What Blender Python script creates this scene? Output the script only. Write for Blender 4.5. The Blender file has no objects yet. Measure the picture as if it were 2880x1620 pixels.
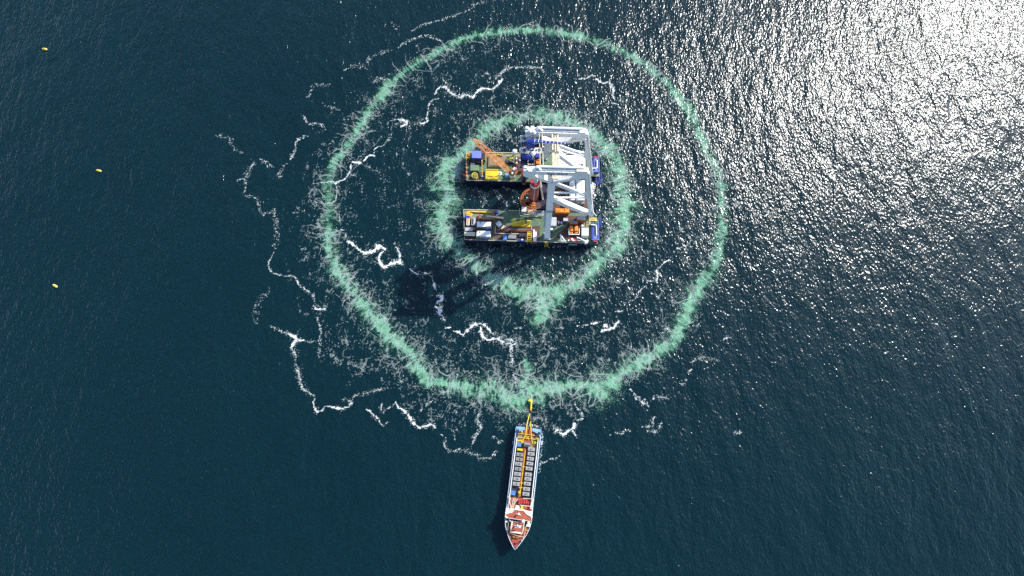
import bpy, math, random
import numpy as np
from math import radians as R, sin, cos, pi
from mathutils import Vector

# ------------------------------------------------------------------ camera, sky, sun, exposure
C = bpy.context.scene.collection
scene = bpy.context.scene
CAM_H, TILT, F = 423.0, R(12.0), 1600.0          # metres, tilt of the lens off straight down, focal length in photo pixels
cam_d = bpy.data.cameras.new("camera"); cam_d.sensor_width = 36; cam_d.lens = 20.0
cam_d.clip_start = 1; cam_d.clip_end = 20000
cam = bpy.data.objects.new("camera", cam_d); C.objects.link(cam)
cam.location = (0, 0, CAM_H); cam.rotation_euler = (TILT, 0, 0)
scene.camera = cam

SUN_EL, SUN_AZ = R(38.0), R(38.0)                 # azimuth counted from +X towards +Y
world = bpy.data.worlds.new("World"); scene.world = world; world.use_nodes = True
nt = world.node_tree; nt.nodes.clear()
sky = nt.nodes.new("ShaderNodeTexSky"); sky.sky_type = 'NISHITA'; sky.sun_disc = False
sky.sun_elevation = SUN_EL; sky.sun_rotation = pi/2 - SUN_AZ
sky.air_density = 1.0; sky.dust_density = 0.6
bg = nt.nodes.new("ShaderNodeBackground"); bg.inputs[1].default_value = 0.15
wo = nt.nodes.new("ShaderNodeOutputWorld")
nt.links.new(sky.outputs[0], bg.inputs[0]); nt.links.new(bg.outputs[0], wo.inputs[0])
sun_d = bpy.data.lights.new("sun", 'SUN'); sun_d.energy = 4.5; sun_d.angle = R(0.53); sun_d.color = (1, .965, .9)
sun = bpy.data.objects.new("sun", sun_d); C.objects.link(sun)
sdir = Vector((cos(SUN_EL)*cos(SUN_AZ), cos(SUN_EL)*sin(SUN_AZ), sin(SUN_EL)))
sun.rotation_euler = sdir.to_track_quat('Z', 'Y').to_euler(); sun.location = sdir*900
scene.view_settings.view_transform = 'Standard'; scene.view_settings.look = 'None'
scene.view_settings.exposure = 0.65; scene.view_settings.gamma = 1.0
scene.render.engine = 'CYCLES'
scene.cycles.use_denoising = False; scene.cycles.caustics_reflective = False
scene.cycles.max_bounces = 6; scene.cycles.transparent_max_bounces = 12

# ------------------------------------------------------------------ helpers: photo pixel -> point at a height
ct, st = cos(TILT), sin(TILT)
def U(px, py, z=0.0):
    dx, dy = (px-1440)/F, (810-py)/F
    y, zz = dy*ct+st, dy*st-ct
    t = (z-CAM_H)/zz
    return Vector((dx*t, y*t, z))
def proj(p):
    x, y, z = p[0], p[1], p[2]-CAM_H
    yc, zc = y*ct+z*st, -y*st+z*ct
    return 1440+F*x/(-zc), 810-F*yc/(-zc)
def k1(x, y): return 1260+x/3.9167, 330+y/3.9167    # enlarged views the measurements were taken on
def k6(x, y): return 1390+x/6.588, 1110+y/6.588
def k7(x, y): return 1390+x/6.3, 1330+y/6.3

# ------------------------------------------------------------------ materials
def new_mat(name):
    m = bpy.data.materials.new(name); m.use_nodes = True
    n = m.node_tree.nodes; l = m.node_tree.links
    return m, n, l, n["Principled BSDF"]
def mat(name, col, rough=.5, var=.18, scale=.35, metal=0.0, dirt=None, dirt_amt=.0):
    m, n, l, b = new_mat(name)
    tc = n.new("ShaderNodeTexCoord"); nz = n.new("ShaderNodeTexNoise")
    nz.inputs["Scale"].default_value = scale; nz.inputs["Detail"].default_value = 6; nz.inputs["Roughness"].default_value = .65
    l.new(tc.outputs["Object"], nz.inputs["Vector"])
    ramp = n.new("ShaderNodeValToRGB")
    ramp.color_ramp.elements[0].position = .3; ramp.color_ramp.elements[1].position = .72
    ramp.color_ramp.elements[0].color = [max(0, c*(1-var*1.6)) for c in col]+[1]
    ramp.color_ramp.elements[1].color = [min(.9, c*(1+var)) for c in col]+[1]
    l.new(nz.outputs["Fac"], ramp.inputs[0])
    src = ramp.outputs[0]
    if dirt:
        n2 = n.new("ShaderNodeTexNoise"); n2.inputs["Scale"].default_value = scale*2.3; n2.inputs["Detail"].default_value = 8
        n2.inputs["Roughness"].default_value = .75
        l.new(tc.outputs["Object"], n2.inputs["Vector"])
        r2 = n.new("ShaderNodeValToRGB"); r2.color_ramp.elements[0].position = .5; r2.color_ramp.elements[1].position = .62
        r2.color_ramp.elements[1].color = (dirt_amt,)*3+(1,)
        l.new(n2.outputs["Fac"], r2.inputs[0])
        mx = n.new("ShaderNodeMixRGB"); mx.inputs[2].default_value = list(dirt)+[1]
        l.new(r2.outputs[0], mx.inputs[0]); l.new(src, mx.inputs[1]); src = mx.outputs[0]
    l.new(src, b.inputs["Base Color"])
    b.inputs["Roughness"].default_value = rough; b.inputs["Metallic"].default_value = metal
    return m

def wave_bump(n, l, amp=1.0):
    """wind sea as height: chop over longer crests running NNW-SSE"""
    tc = n.new("ShaderNodeTexCoord")
    out = None
    # (wavelength m, height m, stretch along crest, crest angle deg)
    for lam, h, stretch, ang, det in WAVES:
        mp = n.new("ShaderNodeMapping"); mp.vector_type = 'POINT'
        mp.inputs["Rotation"].default_value = (0, 0, R(ang))
        mp.inputs["Scale"].default_value = (1/lam, 1/(lam*stretch), 1/lam)
        l.new(tc.outputs["Object"], mp.inputs["Vector"])
        nz = n.new("ShaderNodeTexNoise"); nz.inputs["Scale"].default_value = 1; nz.inputs["Detail"].default_value = det
        nz.inputs["Roughness"].default_value = .55; nz.inputs["Distortion"].default_value = .25
        l.new(mp.outputs[0], nz.inputs["Vector"])
        mu = n.new("ShaderNodeMath"); mu.operation = 'MULTIPLY'; mu.inputs[1].default_value = h*amp
        l.new(nz.outputs["Fac"], mu.inputs[0])
        if out is None: out = mu.outputs[0]
        else:
            ad = n.new("ShaderNodeMath"); ad.operation = 'ADD'
            l.new(out, ad.inputs[0]); l.new(mu.outputs[0], ad.inputs[1]); out = ad.outputs[0]
    gz = n.new("ShaderNodeTexNoise"); gz.inputs["Scale"].default_value = .011; gz.inputs["Detail"].default_value = 3
    l.new(tc.outputs["Object"], gz.inputs["Vector"])
    mr = n.new("ShaderNodeMapRange"); mr.inputs[1].default_value = .3; mr.inputs[2].default_value = .7; mr.inputs[3].default_value = .92; mr.inputs[4].default_value = 1.32
    l.new(gz.outputs["Fac"], mr.inputs[0]); gm = n.new("ShaderNodeMath"); gm.operation = 'MULTIPLY'
    l.new(out, gm.inputs[0]); l.new(mr.outputs[0], gm.inputs[1]); out = gm.outputs[0]
    bp = n.new("ShaderNodeBump"); bp.inputs["Strength"].default_value = 1; bp.inputs["Distance"].default_value = 1
    l.new(out, bp.inputs["Height"])
    return bp.outputs[0]
WAVES = [(26, 1.7, 2.4, 28, 1), (6, 1.1, 2.2, 22, 2), (1.4, .47, 1.7, 35, 1)]

def water_mat():
    m, n, l, b = new_mat("sea_water")
    tc = n.new("ShaderNodeTexCoord"); nz = n.new("ShaderNodeTexNoise"); nz.inputs["Scale"].default_value = .006
    nz.inputs["Detail"].default_value = 4
    l.new(tc.outputs["Object"], nz.inputs["Vector"])
    rp = n.new("ShaderNodeValToRGB")
    rp.color_ramp.elements[0].color = (.0010, .0126, .0184, 1); rp.color_ramp.elements[1].color = (.0015, .0168, .0224, 1)
    l.new(nz.outputs["Fac"], rp.inputs[0]); l.new(rp.outputs[0], b.inputs["Base Color"])
    b.inputs["Roughness"].default_value = .2; b.inputs["IOR"].default_value = 1.35
    b.subsurface_method = 'BURLEY'
    b.inputs["Subsurface Weight"].default_value = 1.0; b.inputs["Subsurface Scale"].default_value = 1.0
    b.inputs["Subsurface Radius"].default_value = (1.5, 3.5, 6.0)
    l.new(wave_bump(n, l), b.inputs["Normal"])
    return m
M = {}
M['water'] = water_mat()

def blend_mat(name, col_lo, col_hi, rough, bump):
    """surface layer whose cover is the mesh's own 'cover' value"""
    m, n, l, b = new_mat(name)
    at = n.new("ShaderNodeAttribute"); at.attribute_name = "cover"
    tone = n.new("ShaderNodeAttribute"); tone.attribute_name = "tone"
    mx = n.new("ShaderNodeMixRGB"); mx.inputs[1].default_value = list(col_lo)+[1]; mx.inputs[2].default_value = list(col_hi)+[1]
    l.new(tone.outputs["Fac"], mx.inputs[0]); l.new(mx.outputs[0], b.inputs["Base Color"])
    b.inputs["Roughness"].default_value = rough; b.inputs["IOR"].default_value = 1.33
    if bump:
        l.new(wave_bump(n, l, bump), b.inputs["Normal"])
        b.subsurface_method = 'BURLEY'; b.inputs["Subsurface Weight"].default_value = .85; b.inputs["Subsurface Scale"].default_value = 1.0; b.inputs["Subsurface Radius"].default_value = (1.5, 3.5, 4)
    tr = n.new("ShaderNodeBsdfTransparent"); ms = n.new("ShaderNodeMixShader")
    l.new(at.outputs["Fac"], ms.inputs[0]); l.new(tr.outputs[0], ms.inputs[1]); l.new(b.outputs[0], ms.inputs[2])
    l.new(ms.outputs[0], n["Material Output"].inputs["Surface"])
    return m
M['plume'] = blend_mat("bubble_water", (.004, .070, .046), (.185, .41, .265), .2, .8)
M['foam'] = blend_mat("white_foam", (.36, .50, .45), (.80, .81, .80), .85, 0)

# ------------------------------------------------------------------ object helpers
def tag(o, label=None, cat=None, group=None, kind=None):
    if label: o['label'] = label
    if cat: o['category'] = cat
    if group: o['group'] = group
    if kind: o['kind'] = kind
    return o
def woff(o):
    v = Vector((0, 0, 0))
    while o: v += o.location; o = o.parent
    return v
def thing(name, label, cat, loc, group=None):
    o = bpy.data.objects.new(name, None); C.objects.link(o); o.empty_display_size = 1
    o.location = loc
    return tag(o, label, cat, group)
def dup(root, delta, label=None):
    r = root.copy(); C.objects.link(r); r.location = root.location+Vector(delta)
    if label: r['label'] = label
    for ch in root.children:
        c = ch.copy(); C.objects.link(c); c.parent = r
        for g in ch.children:
            d = g.copy(); C.objects.link(d); d.parent = c
    return r

class MB:
    """collects shapes in world coordinates; build() links them as one mesh object"""
    def __init__(s): s.v = []; s.f = []; s.m = []
    def add(s, vs, fs, mi=0):
        k = len(s.v); s.v += [tuple(v) for v in vs]; s.f += [tuple(i+k for i in f) for f in fs]; s.m += [mi]*len(fs)
        return s
    def box(s, c, size, yaw=0, mi=0):                       # c = centre of the base
        hx, hy, h = size[0]/2, size[1]/2, size[2]; a, b = cos(yaw), sin(yaw)
        vs = []
        for z in (0, h):
            for x, y in ((-hx, -hy), (hx, -hy), (hx, hy), (-hx, hy)):
                vs.append((c[0]+x*a-y*b, c[1]+x*b+y*a, c[2]+z))
        return s.add(vs, [(3, 2, 1, 0), (4, 5, 6, 7), (0, 1, 5, 4), (1, 2, 6, 5), (2, 3, 7, 6), (3, 0, 4, 7)], mi)
    def prism(s, pts, z0, z1, mi=0):
        n = len(pts)
        ar = sum(pts[i][0]*pts[(i+1) % n][1]-pts[(i+1) % n][0]*pts[i][1] for i in range(n))
        if ar < 0: pts = pts[::-1]
        vs = [(p[0], p[1], z0) for p in pts]+[(p[0], p[1], z1) for p in pts]
        fs = [tuple(range(n-1, -1, -1)), tuple(range(n, 2*n))]+[(i, (i+1) % n, n+(i+1) % n, n+i) for i in range(n)]
        return s.add(vs, fs, mi)
    def beam(s, p, q, w, h, mi=0, up=(0, 0, 1), w2=None, h2=None):     # rectangular bar from p to q
        p, q = Vector(p), Vector(q); d = (q-p).normalized(); up = Vector(up)
        if abs(d.dot(up)) > .98: up = Vector((0, 1, 0))
        sx = d.cross(up).normalized(); sy = sx.cross(d).normalized()
        w2 = w2 or w; h2 = h2 or h; vs = []
        for o, a, b in ((p, w, h), (q, w2, h2)):
            for i, j in ((-1, -1), (1, -1), (1, 1), (-1, 1)): vs.append(o+sx*(i*a/2)+sy*(j*b/2))
        return s.add(vs, [(0, 1, 2, 3), (7, 6, 5, 4), (1, 0, 4, 5), (2, 1, 5, 6), (3, 2, 6, 7), (0, 3, 7, 4)], mi)
    def tube(s, pts, r, n=8, mi=0, cap=True, r2=None):
        pts = [Vector(p) for p in pts]; rings = []
        for i, p in enumerate(pts):
            d = (pts[min(i+1, len(pts)-1)]-pts[max(i-1, 0)]).normalized()
            up = Vector((0, 0, 1)) if abs(d.z) < .95 else Vector((0, 1, 0))
            a = d.cross(up).normalized(); b = a.cross(d)
            rr = r if r2 is None else r+(r2-r)*i/(len(pts)-1)
            rings.append([p+a*(rr*cos(2*pi*k/n))+b*(rr*sin(2*pi*k/n)) for k in range(n)])
        vs = [v for rg in rings for v in rg]; fs = []
        for i in range(len(pts)-1):
            for k in range(n): fs.append((i*n+k, i*n+(k+1) % n, (i+1)*n+(k+1) % n, (i+1)*n+k))
        if cap: fs += [tuple(range(n-1, -1, -1)), tuple(range((len(pts)-1)*n, len(pts)*n))]
        return s.add(vs, fs, mi)
    def lathe(s, c, prof, n=20, mi=0):                       # prof: (radius, z above c)
        vs = [(c[0]+r*cos(2*pi*k/n), c[1]+r*sin(2*pi*k/n), c[2]+z) for r, z in prof for k in range(n)]
        fs = [(i*n+k, i*n+(k+1) % n, (i+1)*n+(k+1) % n, (i+1)*n+k) for i in range(len(prof)-1) for k in range(n)]
        fs += [tuple(range(n-1, -1, -1)), tuple(range((len(prof)-1)*n, len(prof)*n))]
        return s.add(vs, fs, mi)
    def ball(s, c, r, n=16, m=8, mi=0, sz=1.0):
        pr = [(max(.01, r*sin(pi*i/m)), -r*sz*cos(pi*i/m)) for i in range(m+1)]
        return s.lathe(c, pr, n, mi)
    def build(s, name, mats, parent=None, origin=None, smooth=False):
        if not isinstance(mats, (list, tuple)): mats = [mats]
        if origin is None:
            a = np.array(s.v); lo, hi = a.min(0), a.max(0)
            origin = Vector(((lo[0]+hi[0])/2, (lo[1]+hi[1])/2, lo[2]))
        origin = Vector(origin)
        me = bpy.data.meshes.new(name)
        me.from_pydata([(x-origin.x, y-origin.y, z-origin.z) for x, y, z in s.v], [], s.f)
        for m in mats: me.materials.append(m)
        me.polygons.foreach_set("material_index", s.m)
        if smooth: me.polygons.foreach_set("use_smooth", [True]*len(s.f))
        me.update()
        o = bpy.data.objects.new(name, me); C.objects.link(o)
        if parent: o.parent = parent; o.location = origin-woff(parent)
        else: o.location = origin
        return o

# ------------------------------------------------------------------ the sea
mb = MB(); mb.add([(-4000, -4000, 0), (4000, -4000, 0), (4000, 4000, 0), (-4000, 4000, 0)], [(0, 1, 2, 3)])
sea = mb.build("water", M['water'], origin=(0, 0, 0)); tag(sea, "dark blue-green rippled open sea with sun glitter", "sea", kind='structure')

# ------------------------------------------------------------------ bubble curtains and foam (cover worked out on a fine grid of the sea)
rng = np.random.default_rng(7); rnd = random.Random(11)
def perlin(x, y, seed):
    g = np.random.default_rng(seed).uniform(0, 2*pi, (256, 256)); gx, gy = np.cos(g), np.sin(g)
    xi = np.floor(x).astype(np.int64); yi = np.floor(y).astype(np.int64); fx = x-xi; fy = y-yi
    u = fx*fx*fx*(fx*(fx*6-15)+10); v = fy*fy*fy*(fy*(fy*6-15)+10)
    def gr(i, j, dx, dy): a, b = i & 255, j & 255; return gx[a, b]*dx+gy[a, b]*dy
    n00 = gr(xi, yi, fx, fy); n10 = gr(xi+1, yi, fx-1, fy); n01 = gr(xi, yi+1, fx, fy-1); n11 = gr(xi+1, yi+1, fx-1, fy-1)
    return ((n00*(1-u)+n10*u)*(1-v)+(n01*(1-u)+n11*u)*v)*1.5
def fbm(x, y, seed, o=3, gain=.55):
    r = 0; a = 1; t = 0
    for i in range(o): r = r+a*perlin(x*2**i, y*2**i, seed+i); t += a; a *= gain
    return r/t
def sm(a, b, x):
    t = np.clip((x-a)/(b-a), 0, 1); return t*t*(3-2*t)
G = .36
p0, p1 = U(560, 0, 0), U(2160, 1330, 0)
X0, X1 = p0.x-6, p1.x+4; Y0, Y1 = p1.y, p0.y+8
gxs = np.arange(X0, X1, G); gys = np.arange(Y0, Y1, G); NX, NY = len(gxs), len(gys)
GX, GY = np.meshgrid(gxs, gys)
WX = GX+1.5*fbm(GX/9, GY/9, 21, 3)+.5*perlin(GX/2.1, GY/2.1, 31); WY = GY+1.5*fbm(GX/9, GY/9, 41, 3)+.5*perlin(GX/2.1, GY/2.1, 51)

TX = GX+.9*perlin(GX/5, GY/5, 23); TY = GY+.9*perlin(GX/5, GY/5, 43)
def window(x0, x1, y0, y1):
    i0 = max(0, int((x0-X0)/G)); i1 = min(NX, int((x1-X0)/G)+2); j0 = max(0, int((y0-Y0)/G)); j1 = min(NY, int((y1-Y0)/G)+2)
    return (slice(j0, j1), slice(i0, i1)) if i1 > i0 and j1 > j0 else None
def catmull(P, step):
    P = [np.array(p, float) for p in P]; out = []
    for i in range(len(P)-1):
        a = P[max(i-1, 0)]; b = P[i]; c = P[i+1]; d = P[min(i+2, len(P)-1)]
        n = max(1, int(np.linalg.norm((c-b)[:2])/step))
        for k in range(n):
            t = k/n; out.append(.5*((2*b)+(c-a)*t+(2*a-5*b+4*c-d)*t*t+(3*b-3*c+d-a)*t**3))
    out.append(P[-1]); return out
def stroke(field, pts, wx, wy):
    """pts: (x, y, halfwidth); field keeps the best 1-d/w"""
    for a, b in zip(pts[:-1], pts[1:]):
        w = max(a[2], b[2])*2.2+3
        s = window(min(a[0], b[0])-w, max(a[0], b[0])+w, min(a[1], b[1])-w, max(a[1], b[1])+w)
        if s is None: continue
        x, y = wx[s], wy[s]; dx, dy = b[0]-a[0], b[1]-a[1]; L = dx*dx+dy*dy+1e-9
        t = np.clip(((x-a[0])*dx+(y-a[1])*dy)/L, 0, 1)
        d = np.hypot(x-a[0]-t*dx, y-a[1]-t*dy); ww = a[2]+(b[2]-a[2])*t
        np.maximum(field[s], 1-d/ww, out=field[s])

Q = 2880/2576
def qpt(q): p = U(q[0]*Q, q[1]*Q); return (p.x, p.y, q[2]*Q/3.75)+tuple(q[3:])
# centre line in picture units (x, y, half width, brightness)
OUTER = [(1310,74,9,.9),(1380,78,9,.9),(1450,90,10,.75),(1500,103,10,.7),(1555,124,10,.7),(1600,149,10,.7),(1640,178,10,.6),(1680,215,10,.6),(1712,252,12,.8),(1740,292,13,.9),(1760,335,11,.8),(1778,385,10,.7),(1800,425,10,.7),(1812,455,11,.7),(1815,500,10,.7),(1817,560,11,.8),(1812,620,11,.75),(1805,660,12,.7),(1785,692,14,.8),(1758,722,15,.85),(1735,765,15,.95),(1712,820,14,.9),(1680,865,14,.85),(1640,897,14,.9),(1600,915,16,.95),(1560,942,14,.9),(1522,978,21,1),(1490,985,18,.8),(1450,968,14,.85),(1400,972,17,.95),(1350,985,21,1),(1305,1008,21,.9),(1255,980,18,.9),(1200,978,17,.95),(1140,968,15,.9),(1085,955,14,.95),(1050,918,14,1),(1028,880,14,.9),(985,855,17,1),(950,812,16,1),(915,766,15,.95),(880,726,13,.9),(852,686,15,.9),(835,640,13,.75),(824,590,15,.8),(827,540,12,.5),(828,490,14,.55),(828,450,12,.5),(848,400,12,.75),(878,360,10,.75),(903,325,10,.8),(930,275,10,.75),(965,235,12,.9),(1000,196,10,.85),(1040,166,9,.7),(1090,140,9,.75),(1140,110,9,.85),(1190,92,9,.9),(1250,83,10,.95),(1310,74,9,.9)]
INNER = [(1345,287,15,.8),(1390,294,16,.85),(1440,308,17,.8),(1485,335,16,.8),(1520,368,17,.85),(1545,402,18,.8),(1558,440,19,.9),(1568,480,18,.85),(1572,520,22,1),(1570,560,21,1),(1562,598,20,.95),(1538,630,18,.9),(1505,655,19,.9),(1480,690,17,.95),(1450,715,16,.9),(1405,728,20,.95),(1365,738,28,1),(1320,728,24,.95),(1275,718,18,.95),(1238,697,13,.75),(1200,668,14,.75),(1168,642,13,.7),(1140,612,19,.9),(1120,585,20,.95),(1108,555,20,.9),(1118,520,24,.95),(1124,480,26,1),(1122,440,24,.95),(1138,410,20,.9),(1165,388,15,.8),(1190,360,12,.75),(1218,335,16,.85),(1252,314,15,.85),(1295,298,13,.7),(1322,292,12,.6),(1345,287,15,.8)]  # brightness dips at lower left paint in the crane ship's shadow
LOBES_IN = [[(1350,735,26,1),(1365,770,26,1),(1355,800,17,.85)]]
LOBES_OUT = [[(1318,905,7,.6),(1326,935,12,.7),(1320,965,14,.8)],[(1512,975,26,1),(1500,985,22,.9)]]

def ring_fields(rings):
    D = np.full(GX.shape, 1e3); S = np.zeros(GX.shape); W = np.ones(GX.shape); B = np.zeros(GX.shape); lines = []
    s0 = 0
    for ring in rings:
        P = catmull([qpt(q) for q in ring], 3.0); lines.append(P)
        for a, b in zip(P[:-1], P[1:]):
            w = max(a[2], b[2])*3.4+6
            s = window(min(a[0], b[0])-w, max(a[0], b[0])+w, min(a[1], b[1])-w, max(a[1], b[1])+w)
            L = math.hypot(b[0]-a[0], b[1]-a[1])+1e-9
            if s is not None:
                x, y = GX[s], GY[s]; dx, dy = (b[0]-a[0])/L, (b[1]-a[1])/L
                t = np.clip((x-a[0])*dx+(y-a[1])*dy, 0, L)
                ex, ey = x-a[0]-t*dx, y-a[1]-t*dy; d = np.hypot(ex, ey)
                ww = a[2]+(b[2]-a[2])*t/L; q = d/ww
                up = q < D[s]/W[s]
                D[s][up] = d[up]; W[s][up] = ww[up]; S[s][up] = (s0+t)[up]*1.0
                sg = np.where(ex*dy-ey*dx > 0, 1, -1)
                B[s][up] = ((a[3]+(b[3]-a[3])*t/L)*sg)[up]
            s0 += L
        s0 += 200
    return D, S, W, B, lines
def threads(lines, every, reach):
    f = np.full(GX.shape, -3.0)
    for P in lines:
        n = len(P); tot = n*3.0
        if n < 4: continue
        for k in range(int(tot/every)):
            i = rnd.randrange(1, n-1); a, b = np.array(P[i-1][:2]), np.array(P[i+1][:2])
            t = (b-a)/(np.linalg.norm(b-a)+1e-9); nn = np.array([-t[1], t[0]]); c = np.array(P[i][:2]); w = P[i][2]
            l0 = w*rnd.uniform(.2, 1.25)+rnd.uniform(0, reach)*rnd.random(); l1 = w*rnd.uniform(.2, 1.25)+rnd.uniform(0, reach)*rnd.random()
            lean = rnd.uniform(-.55, .55); dv = nn+t*lean; dv /= np.linalg.norm(dv); bend = rnd.gauss(0, .07)
            p = c-dv*l0+t*rnd.uniform(-2, 2); L = l0+l1; n_s = max(3, int(L/1.7)); base = .26+.30*rnd.random(); pts = []
            for k2 in range(n_s+1):
                e = min(1, (k2+.6)/3, (n_s-k2+.6)/3); pts.append((*p, base*(.5+.6*e)))
                bend = .8*bend+rnd.gauss(0, .09); a_ = bend; dv = np.array([dv[0]*cos(a_)-dv[1]*sin(a_), dv[0]*sin(a_)+dv[1]*cos(a_)]); p = p+dv*(L/n_s)
            stroke(f, pts, TX, TY)
            for q in (0, 1):                                     # long forks leave the thread near its ends
                for _ in range(rnd.choice((0, 0, 1, 1))):
                    m0 = max(1, int(n_s*rnd.uniform(.05, .35))); m0 = m0 if q == 0 else n_s-m0; m0 = min(max(m0, 1), n_s-1)
                    d2 = np.array(pts[m0-1][:2])-np.array(pts[m0+1][:2]) if q == 0 else np.array(pts[m0+1][:2])-np.array(pts[m0-1][:2])
                    d2 /= np.linalg.norm(d2)+1e-9; a_ = rnd.choice((-1, 1))*rnd.uniform(.35, .9); d2 = np.array([d2[0]*cos(a_)-d2[1]*sin(a_), d2[0]*sin(a_)+d2[1]*cos(a_)])
                    pp = [(*pts[m0][:2], .36)]; p2 = np.array(pts[m0][:2]); nf = rnd.randrange(3, 9); bd = 0
                    for m in range(nf):
                        bd = .7*bd+rnd.gauss(0, .12); d2 = np.array([d2[0]*cos(bd)-d2[1]*sin(bd), d2[0]*sin(bd)+d2[1]*cos(bd)])
                        p2 = p2+d2*1.7; pp.append((*p2, .36-.2*m/nf))
                    stroke(f, pp, TX, TY)
    return f
def sheet(name, cover, tone, z, m, thr, parent=None):
    keep = (cover[:-1, :-1] > thr) | (cover[1:, :-1] > thr) | (cover[:-1, 1:] > thr) | (cover[1:, 1:] > thr)
    j, i = np.nonzero(keep); idx = np.full(GX.shape, -1, np.int64)
    for a, b in ((0, 0), (1, 0), (0, 1), (1, 1)): idx[j+a, i+b] = 0
    jj, ii = np.nonzero(idx == 0); idx[jj, ii] = np.arange(len(jj))
    co = np.empty((len(jj), 3), np.float32); co[:, 0] = GX[jj, ii]; co[:, 1] = GY[jj, ii]; co[:, 2] = z
    fc = np.stack([idx[j, i], idx[j, i+1], idx[j+1, i+1], idx[j+1, i]], 1).astype(np.int32)
    me = bpy.data.meshes.new(name); me.vertices.add(len(co)); me.vertices.foreach_set("co", co.ravel())
    me.loops.add(fc.size); me.loops.foreach_set("vertex_index", fc.ravel())
    me.polygons.add(len(fc)); me.polygons.foreach_set("loop_start", np.arange(0, fc.size, 4, dtype=np.int32))
    for nm, arr in (("cover", cover), ("tone", tone)):
        at = me.attributes.new(nm, 'FLOAT', 'POINT'); at.data.foreach_set("value", arr[jj, ii].astype(np.float32).ravel())
    me.update(calc_edges=True); me.materials.append(m)
    o = bpy.data.objects.new(name, me); C.objects.link(o)
    if parent: o.parent = parent
    return o

reach_all = []; RSIGN = 1
for nm, ring, lobes, every, reach, lab in (("bubble_curtain", OUTER, LOBES_OUT, 3.4, 16, "large outer ring of pale green bubbling water around the crane ship"),
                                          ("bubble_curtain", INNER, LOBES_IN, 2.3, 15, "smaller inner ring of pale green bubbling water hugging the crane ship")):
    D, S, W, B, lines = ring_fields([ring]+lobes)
    side = np.sign(B); br = np.abs(B)
    sd = D*side*RSIGN
    puff = np.clip(1.9*fbm(GX/10, GY/10, 61, 2), -.5, .8); lump = 1.5*fbm(GX/4, GY/4, 65, 3); streak = perlin(S/1.5, sd/9+3, 71); fine = perlin(S/.75, sd/5, 77)
    edge = np.maximum(W*(1.0+.62*puff+.2*lump)+1.1*np.maximum(streak, -.3), .5)
    q = np.abs(sd+W*.08)/edge
    body = np.clip(1.6-q, 0, 1.4)/1.4
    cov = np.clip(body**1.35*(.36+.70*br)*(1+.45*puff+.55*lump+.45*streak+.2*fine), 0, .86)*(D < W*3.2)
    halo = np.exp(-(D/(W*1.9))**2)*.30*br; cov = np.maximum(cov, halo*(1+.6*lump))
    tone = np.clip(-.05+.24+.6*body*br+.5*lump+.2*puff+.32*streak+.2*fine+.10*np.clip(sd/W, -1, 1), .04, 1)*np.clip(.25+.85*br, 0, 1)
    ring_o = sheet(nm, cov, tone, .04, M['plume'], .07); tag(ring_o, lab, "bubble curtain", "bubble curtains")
    th = threads(lines, every, reach)
    brk = fbm(GX/3.1, GY/3.1, 91, 2)
    c2 = sm(-.35, .75, th)*np.clip(.46-sm(.9, 2.1, D/W)*(.14+.32*sm(-.05, .3, brk)), 0, 1)*.9
    sheet("foam_threads", c2*(c2 > .1), np.clip(.15+.6*sm(.9, 1.6, D/W)+.3*brk, 0, 1), .06, M['foam'], .12, ring_o)
    reach_all.append((D, W))

def kk(ox, oy): return lambda x, y: (ox+x/2.862, oy+y/2.862)
a1, a2, a3, a4, a5, a6 = kk(600, 0), kk(1400, 0), kk(600, 500), kk(1400, 500), kk(700, 850), kk(1400, 850)
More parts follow.
